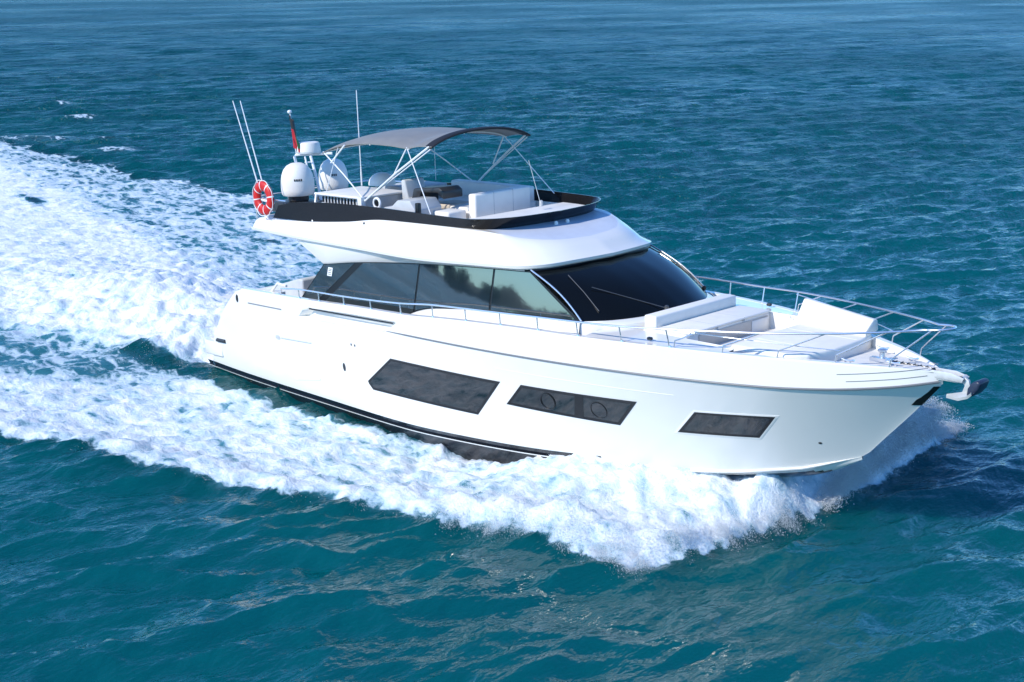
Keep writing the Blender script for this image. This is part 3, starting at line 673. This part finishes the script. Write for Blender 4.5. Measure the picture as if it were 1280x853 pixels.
# cockpit aft: covered sofa, stair post
m = MB(); m.prism([(1.35, 1.7), (3.0, 1.7), (3.0, 2.52), (2.86, 2.54), (1.42, 2.14), (1.35, 2.10)], 'y', -1.3, 1.3); m.build('cockpit_sofa', GREYV, yacht, bevel=.05, segs=3)
for sgn in (-1, 1):
    m = MB(); m.tube([(3.02, sgn*2.35, 2.30), (3.45, sgn*2.35, 2.66), (3.9, sgn*2.42, 2.66)], .03, 8); m.box(2.9, 3.5, sgn*2.3-.12, sgn*2.3+.12, 2.05, 2.44); m.build('stair_bollard', GEL2, yacht, sharp=40)

# ------------------------------------------------------------------ lifebuoy and flag
LB = (2.66, -2.03, 4.62)
buoy = on_boat('lifebuoy', LB, 'red ring lifebuoy with white bands hung on the aft flybridge rail', 'lifebuoy')
n1, n2, Rr, rr = 72, 14, .28, .115
for part in range(2):
    m = MB(); 
    for i in range(n1):
        band = (i % 9) == 8
        if band != (part == 1): continue
        q = []
        for di in (0, 1):
            a = 2*PI*(i+di)/n1+.2
            q.append([((Rr+rr*math.cos(2*PI*j/n2)*(1.03 if part else 1))*math.cos(a), rr*.62*math.sin(2*PI*j/n2)*(1.03 if part else 1), (Rr+rr*math.cos(2*PI*j/n2)*(1.03 if part else 1))*math.sin(a)*1.06) for j in range(n2)])
        m.grid(q, closed=True)
    m.build(('ring', 'reflective_band')[part], (RED, WHITEP)[part], buoy)
m = MB(); m.tube([((Rr+rr+.03*abs(math.sin(4*a)))*math.cos(a), -.03, (Rr+rr+.03*abs(math.sin(4*a)))*math.sin(a)*1.06) for a in np.linspace(0, 2*PI, 48)[:-1]], .010, 6, closed=True); m.build('grab_line', WHITEP, buoy)
m = MB(); m.tube([(-.33, .05, -.04), (.33, .05, -.10)], .03, 8); m.build('bracket', WHITEP, buoy)

flag = on_boat('flag', (1.93, -.45, 5.5), 'drooping red black and green flag on a short staff above the radar', 'flag')
m = MB(); m.tube([(0, 0, 0), (-.10, 0, .55), (-.16, 0, 1.02)], .014, 8); m.lathe([(0, -.05), (.05, -.03), (.06, 0), (.05, .03), (0, .05)], (-.17, 0, 1.04), 12); m.build('staff', WHITEP, flag)
rows = []
for t in np.linspace(0, 1, 24):
    r = []
    for q in np.linspace(0, 1, 18):
        x = -.15+.12*t+q*(.30+.18*t)+.02*math.sin(8*q+3*t); y = .06*math.sin(10*q+4*t)*(.2+.8*q)-.05-.10*q; z = .97-.80*t-.14*q
        r.append((x, y, z))
    rows.append(r)
rows = np.array(rows); m = MB()
for i in range(23):
    for j in range(17):
        t = i/22; q = j/16
        mi = 1 if t < .36 else ((0 if q < .55 else (1 if t < .5 else 2 if q > .72 else 3)) if t < .9 else 0)
        m.add([rows[i, j], rows[i, j+1], rows[i+1, j+1], rows[i+1, j]], [(0, 1, 2, 3)], mi)
m.build('cloth', [FLAGRED, CANVASD, GREEN, WHITEP], flag)

# ------------------------------------------------------------------ numpy noise
PERM = rng.permutation(4096)
GA = rng.uniform(0, 2*PI, 4096); GX = np.cos(GA); GY = np.sin(GA)
def perlin(x, y, seed=0):
    xi = np.floor(x).astype(np.int64); yi = np.floor(y).astype(np.int64); xf = x-xi; yf = y-yi
    def h(i, j): return PERM[(PERM[(i+seed*131) & 4095]+j) & 4095]
    u = xf*xf*xf*(xf*(xf*6-15)+10); v = yf*yf*yf*(yf*(yf*6-15)+10)
    def g(i, j, dx, dy): k = h(i, j); return GX[k]*dx+GY[k]*dy
    a = g(xi, yi, xf, yf); b = g(xi+1, yi, xf-1, yf); c = g(xi, yi+1, xf, yf-1); d = g(xi+1, yi+1, xf-1, yf-1)
    return ((a+(b-a)*u)+((c+(d-c)*u)-(a+(b-a)*u))*v)*1.45
def fbm(x, y, o=4, seed=0, gain=.5, lac=2.03, billow=False):
    s = 0; a = 1; t = 0
    for k in range(o):
        n = perlin(x, y, seed+k*17); n = np.abs(n)*2-0.6 if billow else n
        s = s+a*n; t += a; a *= gain; x = x*lac+3.1; y = y*lac-1.7
    return s/t

# ------------------------------------------------------------------ sea surface
FWD = np.array([math.sin(YAW), math.cos(YAW)]); RGT = np.array([math.cos(YAW), -math.sin(YAW)])
def axis_u():
    v = [9.0]
    while v[-1] < 6000: d = v[-1]; v.append(d+(.30-.2*min(1, (d-9)/8) if d < 17 else (.105 if d < 48 else (.105*(d/48)**1.25 if d < 350 else 1.26*(d/350)**1.9))))
    return np.array(v)
def axis_v():
    v = [0.0]
    while v[-1] < 5000: d = v[-1]; v.append(d+(.085 if d < 14 else (.085*(d/14)**1.25 if d < 130 else 1.38*(d/130)**1.9)))
    v = np.array(v); return np.concatenate([-v[:0:-1], v])
U = axis_u(); V = axis_v()
UU, VV = np.meshgrid(U, V, indexing='ij')
X0 = CAM[0]+FWD[0]*UU+RGT[0]*VV; Y0 = CAM[1]+FWD[1]*UU+RGT[1]*VV
DU = np.gradient(U)[:, None]*np.ones_like(VV); DV = np.ones_like(UU)*np.gradient(V)[None, :]; SP = np.maximum(DU, DV)

def wake_fields(x, y):
    """foam density and height of the water thrown up by the yacht, metres, world axes"""
    wob = fbm(x*.45, y*.45, 3, 5)*.9+fbm(x*1.6, y*1.6, 2, 9)*.35
    yy = np.abs(y)
    ast = 16.4-x
    edge = np.minimum(4.45+.275*np.maximum(ast, 0), 14.2+.03*ast)+.3*np.exp(-((ast-12)/6)**2)*(y < 0)
    front = 17.30-.10*yy-.02*yy**2
    wj = wob*(.35+.03*np.clip(ast, 0, 40))+.16*fbm(x*4.5, y*4.5, 3, 15)+2.6*fbm(x*.11, y*.11, 3, 19)*sstep(12, 40, ast)
    d1 = (edge-yy)*.96+wj; d2 = (front-x)+wob*.35+.22*fbm(x*3.5, y*3.5, 3, 16)
    d = np.minimum(d1, d2)
    D = sstep(-.10, .35, d)*(.93-.10*sstep(1.5, 5, ast))
    # calmer, darker water alongside the hull and diverging behind the transom
    yc = 2.15+.24*np.maximum(-x, 0); yi = 3.05+.62*np.maximum(2.5-x, 0)
    slick = sstep(-.2, .5, yy-yc+wob*.3)*(1-sstep(-.5, .7, yy-yi+wob*.6))*sstep(1.2, -1.2, x)*np.exp(np.minimum(x, 0)/13)
    along = (1-sstep(-.1, .5, yy-(2.52+.07*np.maximum(6-x, 0))+wob*.25))*sstep(9.8, 6.5, x)*(x > -3)*(yy > 1.2)
    along = along*np.where(x < 0, sstep(1.6, 2.6, yy), 1)
    D = D*(1-.45*slick)*(1-.80*along)
    ctr = sstep(.6, -.6, yy-yc+wob*.5)*sstep(.6, -.4, x)
    D = np.maximum(D, ctr*1.02)
    D = D*(1-.30*sstep(4, 45, -x)*sstep(-1, 4, yy-yc))*(1-.25*sstep(40, 90, -x))
    # a few holes in the old foam
    hole = sstep(.34, .62, fbm(x*.16+3, y*.33+7, 3, 31)); D = D*(1-.75*hole*sstep(2, 8, -x)*sstep(0, 2, yy-yc*.6))
    st = fbm(x*.30+5, y*.95+2, 4, 33); D = D*(1-.42*sstep(.08, .50, st)*sstep(3, 14, -x)*(1-.55*ctr))
    # heights
    H = .88*np.exp(-((x+6.0)/5.0)**2)*np.exp(-(yy/2.3)**2)+.30*np.exp(-np.maximum(-x, 0)/22)*(x < 0)*np.exp(-(yy/3.2)**2)*sstep(0, -2.5, x)
    H = H-.18*np.exp(-((x-.5)/1.6)**2)*np.exp(-(yy/2.2)**4)
    rim = np.exp(-((d1-.55)/.55)**2)*np.exp(-np.maximum(ast-3, 0)/16)*sstep(17.2, 15.2, x); H = H+.30*rim
    H = H-.14*slick-.36*1.15*sstep(4.0, 2.4, yy)*sstep(-2.0, 1.2, x)*sstep(12.6, 9.5, x)
    hy = np.interp(x, [0, 9, 12, 14, 16, 17.3], [2.45, 2.4, 2.0, 1.55, .75, .1])
    p = np.clip((yy-hy)/np.maximum(edge-hy, .3), -.5, 1.2)
    xw = sstep(17.5, 16.2, x)*sstep(9.3, 13.2, x)
    spray = xw*np.clip(1-p, 0, 1)**1.25*sstep(-.15, .25, d2)
    H = H+spray*(.76+.14*fbm(x*.9, y*.9, 2, 41))
    H = H+.22*xw*np.exp(-((p-.72)/.16)**2)*sstep(-.1, .6, d)
    # plume flung off the far bow shoulder
    ty = np.interp(y, [.2, 1, 2, 3.5, 4.8, 5.8, 6.7], [.0, .35, .62, .80, .62, .30, .0]); xc = 16.95-.10*np.maximum(y, 0)
    pl = ty*np.exp(-np.abs((x-xc)/np.where(x > xc, .32, 1.1))**2.2)*np.clip(.9+1.1*fbm(x*1.3, y*1.3, 3, 91), .15, 1.8)
    H = np.maximum(H, pl); D = np.maximum(D, sstep(.04, .26, pl))
    puff = fbm(x*1.0, y*1.0, 5, 50, gain=.55, billow=True)
    fine = fbm(x*3.4, y*3.4, 3, 60, gain=.6, billow=True)
    young = np.exp(-np.maximum(np.where(yy < yc+1, -x, ast*.8), 0)/12)
    H = H+np.clip(D, 0, 1)*(puff*(.10+.16*young+.10*ctr*np.exp(np.minimum(x, 0)/10))+fine*(.022+.045*young))*sstep(.02, .7, D)
    far = sstep(-108, -55, x); D = D*far; H = H*far
    return D, H, young

def wind_waves(x, y, sp):
    r = np.random.default_rng(21); lost = np.zeros_like(x); z = np.zeros_like(x); dx = np.zeros_like(x); dy = np.zeros_like(x)
    base = math.radians(-16)
    lam = np.exp(np.linspace(math.log(.40), math.log(7.5), 96))
    for L_ in lam:
        L_ = L_*r.uniform(.95, 1.05); th = base+r.normal(0, .36 if L_ < 1.2 else .24); k = 2*PI/L_
        sl = .034*np.interp(L_, [.4, .8, 1.5, 2.6, 4, 7.5], [1.15, 1.25, 1.25, 1.0, .48, .24])
        a = sl/k; att = sstep(2.6, 5.0, L_/sp); lost += (1-att**2)*sl*sl*.5
        ph = k*(math.cos(th)*x+math.sin(th)*y)+r.uniform(0, 2*PI)
        c = np.cos(ph); s_ = np.sin(ph); z += att*a*c; dx -= att*a*.85*math.cos(th)*s_; dy -= att*a*.85*math.sin(th)*s_
    # sharp little crests riding on the chop
    c, s_ = math.cos(base), math.sin(base); a = x*c+y*s_; b = -x*s_+y*c
    wa = fbm(a*.3, b*.3, 2, 201)*1.1+fbm(a*.9, b*.9, 2, 205)*.25
    for ln, amp, sd_ in ((1.6, .10, 211), (.8, .075, 223), (.42, .050, 227)):
        n = perlin((a+wa)/ln, (b+.15*a)/(ln*3.6), sd_); k = np.exp(-(np.abs(n)*3.2)); att = sstep(1.8, 4.0, ln/sp)
        z += att*amp*(k-.35); lost += (1-att**2)*(amp/ln*1.2)**2
    return z, dx, dy, np.sqrt(lost)
zw, dxw, dyw, LOST = wind_waves(X0, Y0, SP)
grp = 1+.45*fbm(X0*.05, Y0*.05, 3, 77)      # gusts: patches of rougher and smoother water
near = np.where((X0 > -110) & (X0 < 22) & (np.abs(Y0) < 42))
D = np.zeros_like(X0); H = np.zeros_like(X0); Yg = np.zeros_like(X0)
dn, hn, yn = wake_fields(X0[near], Y0[near]); D[near] = dn; H[near] = hn; Yg[near] = yn
# scattered whitecaps off the port quarter
for cx, cy, l, a in ((-59, 25.7, 1.9, .55), (-41.7, 18.9, 1.6, .62), (-46, 20.4, 1.4, .5), (-50, 18, 3.0, .5), (-70, 30, 1.5, .5)):
    q = np.exp(-(((X0-cx)*.7+(Y0-cy)*.71)/l)**2-(((X0-cx)*.71-(Y0-cy)*.7)/(l*.45))**2); D = np.maximum(D, a*q); H = H+.25*q
calm = 1-.65*np.clip(D, 0, 1)
Z = zw*grp*calm+H
XX = X0+dxw*grp*calm; YY = Y0+dyw*grp*calm
a_, b_n = X0.shape
verts = np.stack([XX, YY, Z], -1).reshape(-1, 3).astype(np.float32)
idx = np.arange(a_*b_n).reshape(a_, b_n)
quads = np.stack([idx[:-1, :-1], idx[:-1, 1:], idx[1:, 1:], idx[1:, :-1]], -1).reshape(-1, 4)
Dv = D.reshape(-1).astype(np.float32); Lv = LOST.reshape(-1).astype(np.float32)

def sea_material():
    m = bpy.data.materials.new('sea_water'); m.use_nodes = True; t = m.node_tree; N = t.nodes; Lk = t.links
    b = N['Principled BSDF']; out_ = N['Material Output']
    tc = N.new('ShaderNodeNewGeometry'); pos = tc.outputs['Position']
    at = N.new('ShaderNodeAttribute'); at.attribute_name = 'foam'
    def noise(scale, det, stretch=(1, 1, 1), rot=0.0, rough=.55, dist=0.0, typ='FBM'):
        mp = N.new('ShaderNodeMapping'); mp.inputs['Scale'].default_value = stretch; mp.inputs['Rotation'].default_value = (0, 0, rot)
        n = N.new('ShaderNodeTexNoise'); n.inputs['Scale'].default_value = scale; n.inputs['Detail'].default_value = det; n.inputs['Roughness'].default_value = rough; n.inputs['Distortion'].default_value = dist; n.noise_type = typ
        Lk.new(pos, mp.inputs['Vector']); Lk.new(mp.outputs[0], n.inputs['Vector']); return n.outputs[0]
    def math_(op, a, b_=None, c=None):
        n = N.new('ShaderNodeMath'); n.operation = op
        for i, v in enumerate((a, b_, c)):
            if v is None: continue
            if isinstance(v, (int, float)): n.inputs[i].default_value = v
            else: Lk.new(v, n.inputs[i])
        return n.outputs[0]
    def rmap(v, a, b_, c, d, smooth=True):
        n = N.new('ShaderNodeMapRange'); n.interpolation_type = 'SMOOTHSTEP' if smooth else 'LINEAR'
        n.inputs[1].default_value = a; n.inputs[2].default_value = b_; n.inputs[3].default_value = c; n.inputs[4].default_value = d; Lk.new(v, n.inputs[0]); return n.outputs[0]
    # ripples too small for the mesh
    r1 = noise(2.2, 4, (1, .42, 1), -.2, .5, .5, 'RIDGED_MULTIFRACTAL'); r2 = noise(10.0, 4, (1, .6, 1))
    r0_ = noise(.75, 5, (1, .45, 1), 0, .62); cf = N.new('ShaderNodeAttribute'); cf.attribute_name = 'chop'
    hgt = math_('ADD', math_('ADD', math_('MULTIPLY', r1, .48), math_('MULTIPLY', r2, .10)), math_('MULTIPLY', r0_, math_('MULTIPLY', math_('MULTIPLY', cf.outputs['Fac'], 75.0), rmap(noise(.05, 3, (1, .4, 1), .4), .3, .7, .5, 1.4))))
    bp = N.new('ShaderNodeBump'); bp.inputs['Strength'].default_value = 1.0; bp.inputs['Distance'].default_value = .10; Lk.new(hgt, bp.inputs['Height'])
    # lacy foam: the density attribute against a cellular pattern
    f1 = noise(1.3, 8, (.42, 1.0, 1), 0, .66, .8); f2 = noise(5.0, 5, (.7, 1, 1), .2, .6, .4)
    vo = N.new('ShaderNodeTexVoronoi'); vo.feature = 'DISTANCE_TO_EDGE'; vo.inputs['Scale'].default_value = 1.9
    wv = N.new('ShaderNodeVectorMath'); wv.operation = 'ADD'
    dn_ = N.new('ShaderNodeTexNoise'); dn_.inputs['Scale'].default_value = 1.6; dn_.inputs['Detail'].default_value = 4; Lk.new(pos, dn_.inputs['Vector'])
    sc = N.new('ShaderNodeVectorMath'); sc.operation = 'SCALE'; sc.inputs['Scale'].default_value = .9; Lk.new(dn_.outputs[1], sc.inputs[0]); Lk.new(pos, wv.inputs[0]); Lk.new(sc.outputs[0], wv.inputs[1])
    mp2 = N.new('ShaderNodeMapping'); mp2.inputs['Scale'].default_value = (.6, 1.1, .2); Lk.new(wv.outputs[0], mp2.inputs['Vector']); Lk.new(mp2.outputs[0], vo.inputs['Vector'])
    cell = rmap(vo.outputs['Distance'], 0, .30, 1, 0, False)
    pat = math_('ADD', math_('ADD', math_('MULTIPLY', f1, .62), math_('MULTIPLY', f2, .38)), math_('MULTIPLY', cell, .16))
    # foam where density > 1 - pattern
    al = math_('ADD', math_('MULTIPLY', at.outputs['Fac'], .92), math_('MULTIPLY_ADD', pat, 1.75, -1.42))
    alpha = rmap(al, .02, .26, 0, .97)
    mx = N.new('ShaderNodeMix'); mx.data_type = 'RGBA'; mx.inputs[6].default_value = (.0002, .080, .090, 1); mx.inputs[7].default_value = (.05, .20, .25, 1)
    Lk.new(rmap(at.outputs['Fac'], .1, .95, 0, 1), mx.inputs[0]); Lk.new(mx.outputs[2], b.inputs['Base Color'])
    b.subsurface_method = 'BURLEY'; b.inputs['Subsurface Weight'].default_value = .75; b.inputs['Subsurface Radius'].default_value = (.25, 1.0, 1.2); b.inputs['Subsurface Scale'].default_value = 3.5
    ch_ = N.new('ShaderNodeAttribute'); ch_.attribute_name = 'chop'; Lk.new(math_('MULTIPLY', rmap(ch_.outputs['Fac'], 0, .24, .06, .34, False), rmap(noise(.035, 4, (1, .35, 1), .6), .35, .65, .72, 1.15)), b.inputs['Roughness']); b.inputs['IOR'].default_value = 1.333; Lk.new(bp.outputs[0], b.inputs['Normal'])
    fb = N.new('ShaderNodeBsdfPrincipled'); fc = N.new('ShaderNodeMix'); fc.data_type = 'RGBA'; fc.inputs[6].default_value = (.42, .57, .65, 1); fc.inputs[7].default_value = (.82, .85, .87, 1)
    Lk.new(rmap(al, .14, .64, 0, 1), fc.inputs[0]); Lk.new(fc.outputs[2], fb.inputs['Base Color']); fb.inputs['Roughness'].default_value = .8
    fn = N.new('ShaderNodeBump'); fn.inputs['Strength'].default_value = .6; fn.inputs['Distance'].default_value = .10
    Lk.new(math_('ADD', math_('MULTIPLY', f2, 1.0), math_('MULTIPLY', noise(14, 5, (1, 1, 1), 0, .6), .28)), fn.inputs['Height']); Lk.new(fn.outputs[0], fb.inputs['Normal'])
    ms = N.new('ShaderNodeMixShader'); Lk.new(alpha, ms.inputs[0]); Lk.new(b.outputs[0], ms.inputs[1]); Lk.new(fb.outputs[0], ms.inputs[2]); Lk.new(ms.outputs[0], out_.inputs['Surface'])
    return m
SEA = sea_material()
def np_mesh(name, v, f, m, attr=None, attr2=None):
    me = bpy.data.meshes.new(name); n = len(f); k = f.shape[1]
    me.vertices.add(len(v)); me.vertices.foreach_set('co', np.ascontiguousarray(v, np.float32).ravel())
    me.loops.add(n*k); me.loops.foreach_set('vertex_index', np.ascontiguousarray(f, np.int32).ravel())
    me.polygons.add(n); me.polygons.foreach_set('loop_start', np.arange(0, n*k, k, dtype=np.int32)); me.polygons.foreach_set('use_smooth', np.ones(n, bool))
    me.update(calc_edges=True); me.materials.append(m)
    if attr is not None:
        at = me.attributes.new('foam', 'FLOAT', 'POINT'); at.data.foreach_set('value', np.ascontiguousarray(attr, np.float32))
    if attr2 is not None:
        at = me.attributes.new('chop', 'FLOAT', 'POINT'); at.data.foreach_set('value', np.ascontiguousarray(attr2, np.float32))
    o = bpy.data.objects.new(name, me); COL.objects.link(o); return o
def sub_mesh(fsel):
    used = np.unique(fsel); remap = np.full(len(verts), -1, np.int64); remap[used] = np.arange(len(used)); return verts[used], remap[fsel], Dv[used], Lv[used]
fd = Dv[quads].mean(1); is_foam = fd > .42
v_, f_, d_, l_ = sub_mesh(quads[~is_foam]); sea = np_mesh('sea', v_, f_, SEA, d_, l_)
tag(sea, 'rippled teal and blue open sea around the yacht', kind='structure')
v_, f_, d_, l_ = sub_mesh(quads[is_foam]); wf = np_mesh('wake_foam', v_, f_, SEA, d_, l_)
tag(wf, 'broad white churned foam of the wake spreading behind and beside the yacht', 'foam', kind='stuff')

# low coast with a town and cranes, a kilometre off behind the camera, mirrored in the saloon glass
m = MB(); r_ = np.random.default_rng(5); top = []; n_ = 260
for i in range(n_):
    a = math.radians(-158+62*i/(n_-1)); d = 950+60*math.sin(i*.11); h = 7+4*math.sin(i*.19)+3*math.sin(i*.53+1)+2.5*r_.random()
    top.append((8+d*math.cos(a), d*math.sin(a), h, a, d))
ring = lambda dd, hh: [(8+(p[4]+dd)*math.cos(p[3]), (p[4]+dd)*math.sin(p[3]), hh(p)) for p in top]
m.grid([ring(-14, lambda p: -.6), ring(-8, lambda p: p[2]*.55), ring(0, lambda p: p[2]), ring(60, lambda p: p[2]*.9), ring(120, lambda p: -.6)])
for i in r_.choice(n_, 46, replace=False):
    p = top[i]; w_ = r_.uniform(4, 13); h = p[2]+r_.uniform(3, 14) if r_.random() < .7 else p[2]+r_.uniform(12, 26); w_ = w_ if h < p[2]+14 else 2.5
    m.box(p[0]-w_, p[0]+w_, p[1]-w_*.6, p[1]+w_*.6, 0, h)
coast = m.build('coast', mat('grey_green_coast', (.10, .12, .12), .9, var=.3, vscale=.05)); tag(coast, 'low distant coast with town blocks and cranes', kind='structure')  # land and buildings share a dark grey-green with random tone

# ------------------------------------------------------------------ flying spray: many small drops
def sea_height(x, y):
    _, h, _ = wake_fields(x, y); return h
def over_foam(x, y, r, stray=.10):
    d, _, _ = wake_fields(x, y); return (d > .12) | (r.random(len(x)) < stray)
def drops(P, size):
    n = len(P); T = np.array([(1, 1, 1), (1, -1, -1), (-1, 1, -1), (-1, -1, 1)], float)*.6
    A = rng.normal(size=(n, 3, 3)); Q, _ = np.linalg.qr(A)
    v = (np.einsum('kj,nji->nki', T, Q)*size[:, None, None]+P[:, None, :]).reshape(-1, 3)
    f = (np.arange(n)[:, None, None]*4+np.array([(0, 1, 2), (0, 3, 1), (0, 2, 3), (1, 3, 2)])[None]).reshape(-1, 3)
    return v, f
DROP = bpy.data.materials.new('spray_drops'); DROP.use_nodes = True
_t = DROP.node_tree; _t.nodes.remove(_t.nodes['Principled BSDF'])
_d = _t.nodes.new('ShaderNodeBsdfDiffuse'); _d.inputs[0].default_value = (.95, .96, .97, 1); _l = _t.nodes.new('ShaderNodeBsdfTranslucent'); _l.inputs[0].default_value = (.95, .96, .97, 1)
_m = _t.nodes.new('ShaderNodeMixShader'); _m.inputs[0].default_value = .5; _t.links.new(_d.outputs[0], _m.inputs[1]); _t.links.new(_l.outputs[0], _m.inputs[2]); _t.links.new(_m.outputs[0], _t.nodes['Material Output'].inputs[0])
def bow_sheet(n, sgn, seed, reach=1.0, lift=1.0):
    r = np.random.default_rng(seed)
    xs = 17.4-5.4*r.beta(1.0, 1.6, n); hy = np.interp(xs, [9, 12, 14, 16, 17.3], [2.4, 2.0, 1.55, .75, .1])
    q = 1.02-np.abs(r.normal(size=n))*.13; q = np.where(r.random(n) < .25, r.random(n), q)                                    # 0 at the hull, 1 at the outer lip
    out_ = (4.45+.275*np.maximum(16.4-xs, 0)-hy+.12)*reach
    fing = fbm(xs*2.2, q*1.4+seed, 3, seed); f2 = fbm(xs*6, q*5+seed, 2, seed+5)
    yy = hy+q*out_*(1+.12*f2+.03*r.normal(size=n)); x = xs-(.10*yy+.022*yy*yy)*sstep(13, 17, xs)+.10*r.normal(size=n)*q
    arc = (4*q*(1-q))**.8*.42*lift+.05
    z = sea_height(x, sgn*yy)+arc*np.clip(.55+1.1*fing, .08, 1.3)*r.random(n)**.75+.01
    keep = (r.random(n) < np.clip(.55+1.1*fing+.7*f2, .03, 1)) & over_foam(x, sgn*yy, r)
    s = .0022+.009*r.random(n)**8
    return np.stack([x, sgn*yy, z], 1)[keep], s[keep]
def front_curtain(n, seed):
    """ragged leading edge of the near bow wave"""
    r = np.random.default_rng(seed); y = -.25-4.6*r.beta(1.0, 1.0, n); yy = -y; cl = fbm(yy*2.4, yy*.3+3, 3, seed); c2 = fbm(yy*8, np.full(n, 1.7), 2, seed+2)
    off = np.abs(r.normal(size=n))*(.10+.22*np.clip(cl+.3, 0, 1)); x = 17.15-.10*yy-.02*yy**2+off-.35*r.random(n)
    z = np.maximum(sea_height(x, y), 0)+np.abs(r.normal(size=n))*(.05+.34*np.clip(cl+.25, 0, 1))*np.exp(-off*1.5)+.01
    keep = r.random(n) < np.clip(.35+1.2*cl+.9*c2-1.0*off, .02, 1)
    return np.stack([x, y, z], 1)[keep], (.0022+.009*r.random(n)**8)[keep]
def far_plume(n, seed):
    """spray flung off the far bow shoulder"""
    r = np.random.default_rng(seed); y = .25+6.6*r.beta(1.5, 1.6, n); top = np.interp(y, [.2, 1, 2, 3.5, 4.8, 5.8, 6.9], [.35, .75, 1.1, 1.45, 1.25, .75, .12])
    u = r.random(n)**.8; fing = fbm(y*1.3, u*2.2, 3, seed); f2 = fbm(y*4, u*5, 3, seed+9)
    z = .02+top*u*(1+.25*f2); x = 17.40-.11*y-.25*(1-u)-.45*r.random(n)**1.5+.16*f2+.10*np.abs(r.normal(size=n))
    keep = r.random(n) < np.clip(1.05-.9*u**2+1.2*fing+.6*f2-.5*sstep(5, 6.9, y), .015, 1)
    return np.stack([x, y, z], 1)[keep], (.0045+.013*r.random(n)**6)[keep]
def lip(n, sgn, seed):
    r = np.random.default_rng(seed); x = 17.0-16*r.beta(1, 2.2, n); e = 4.45+.275*np.maximum(16.4-x, 0)+.3*np.exp(-((16.4-x-12)/6)**2)*(sgn < 0)
    yy = e-.9*r.random(n)**1.5+.10*r.normal(size=n)+.05; cl = fbm(x*1.8, yy*1.8+seed, 3, seed+3); z = sea_height(x, sgn*yy)+np.abs(r.normal(size=n))*.13*np.clip(.4+cl*1.6, .05, 1.6)
    keep = (r.random(n) < np.clip(.1+2.0*cl, .0, 1)) & over_foam(x, sgn*yy, r); s = .0022+.009*r.random(n)**8
    return np.stack([x, sgn*yy, z], 1)[keep], s[keep]
def stern(n, seed):
    r = np.random.default_rng(seed); x = -.2-14*r.beta(1, 1.8, n); yy = r.normal(size=n)*(1.7-.10*x); cl = fbm(x*1.1, yy*1.1, 3, seed)
    z = sea_height(x, yy)+np.abs(r.normal(size=n))*.20*np.clip(.3+cl*1.8, .03, 1.8); keep = r.random(n) < np.clip(.2+1.6*cl, .02, 1); s = .004+.009*r.random(n)**4
    return np.stack([x, yy, z], 1)[keep], s[keep]
for name, sets, lab in (('bow_spray', [bow_sheet(150000, -1, 3), lip(110000, -1, 11), front_curtain(170000, 31)], 'white spray of fine drops thrown up along the near side of the bow'),
                        ('bow_spray', [bow_sheet(60000, 1, 4, 1.3, 1.5), far_plume(230000, 17), lip(20000, 1, 12)], 'shaded bluish spray of drops flying off the far side of the bow'),
                        ('stern_spray', [stern(40000, 21)], 'loose drops of spray above the churned water behind the transom')):
    P = np.concatenate([s[0] for s in sets]); S = np.concatenate([s[1] for s in sets])
    v_, f_ = drops(P, S); o = np_mesh(name, v_, f_, DROP); tag(o, lab, 'spray', kind='stuff')
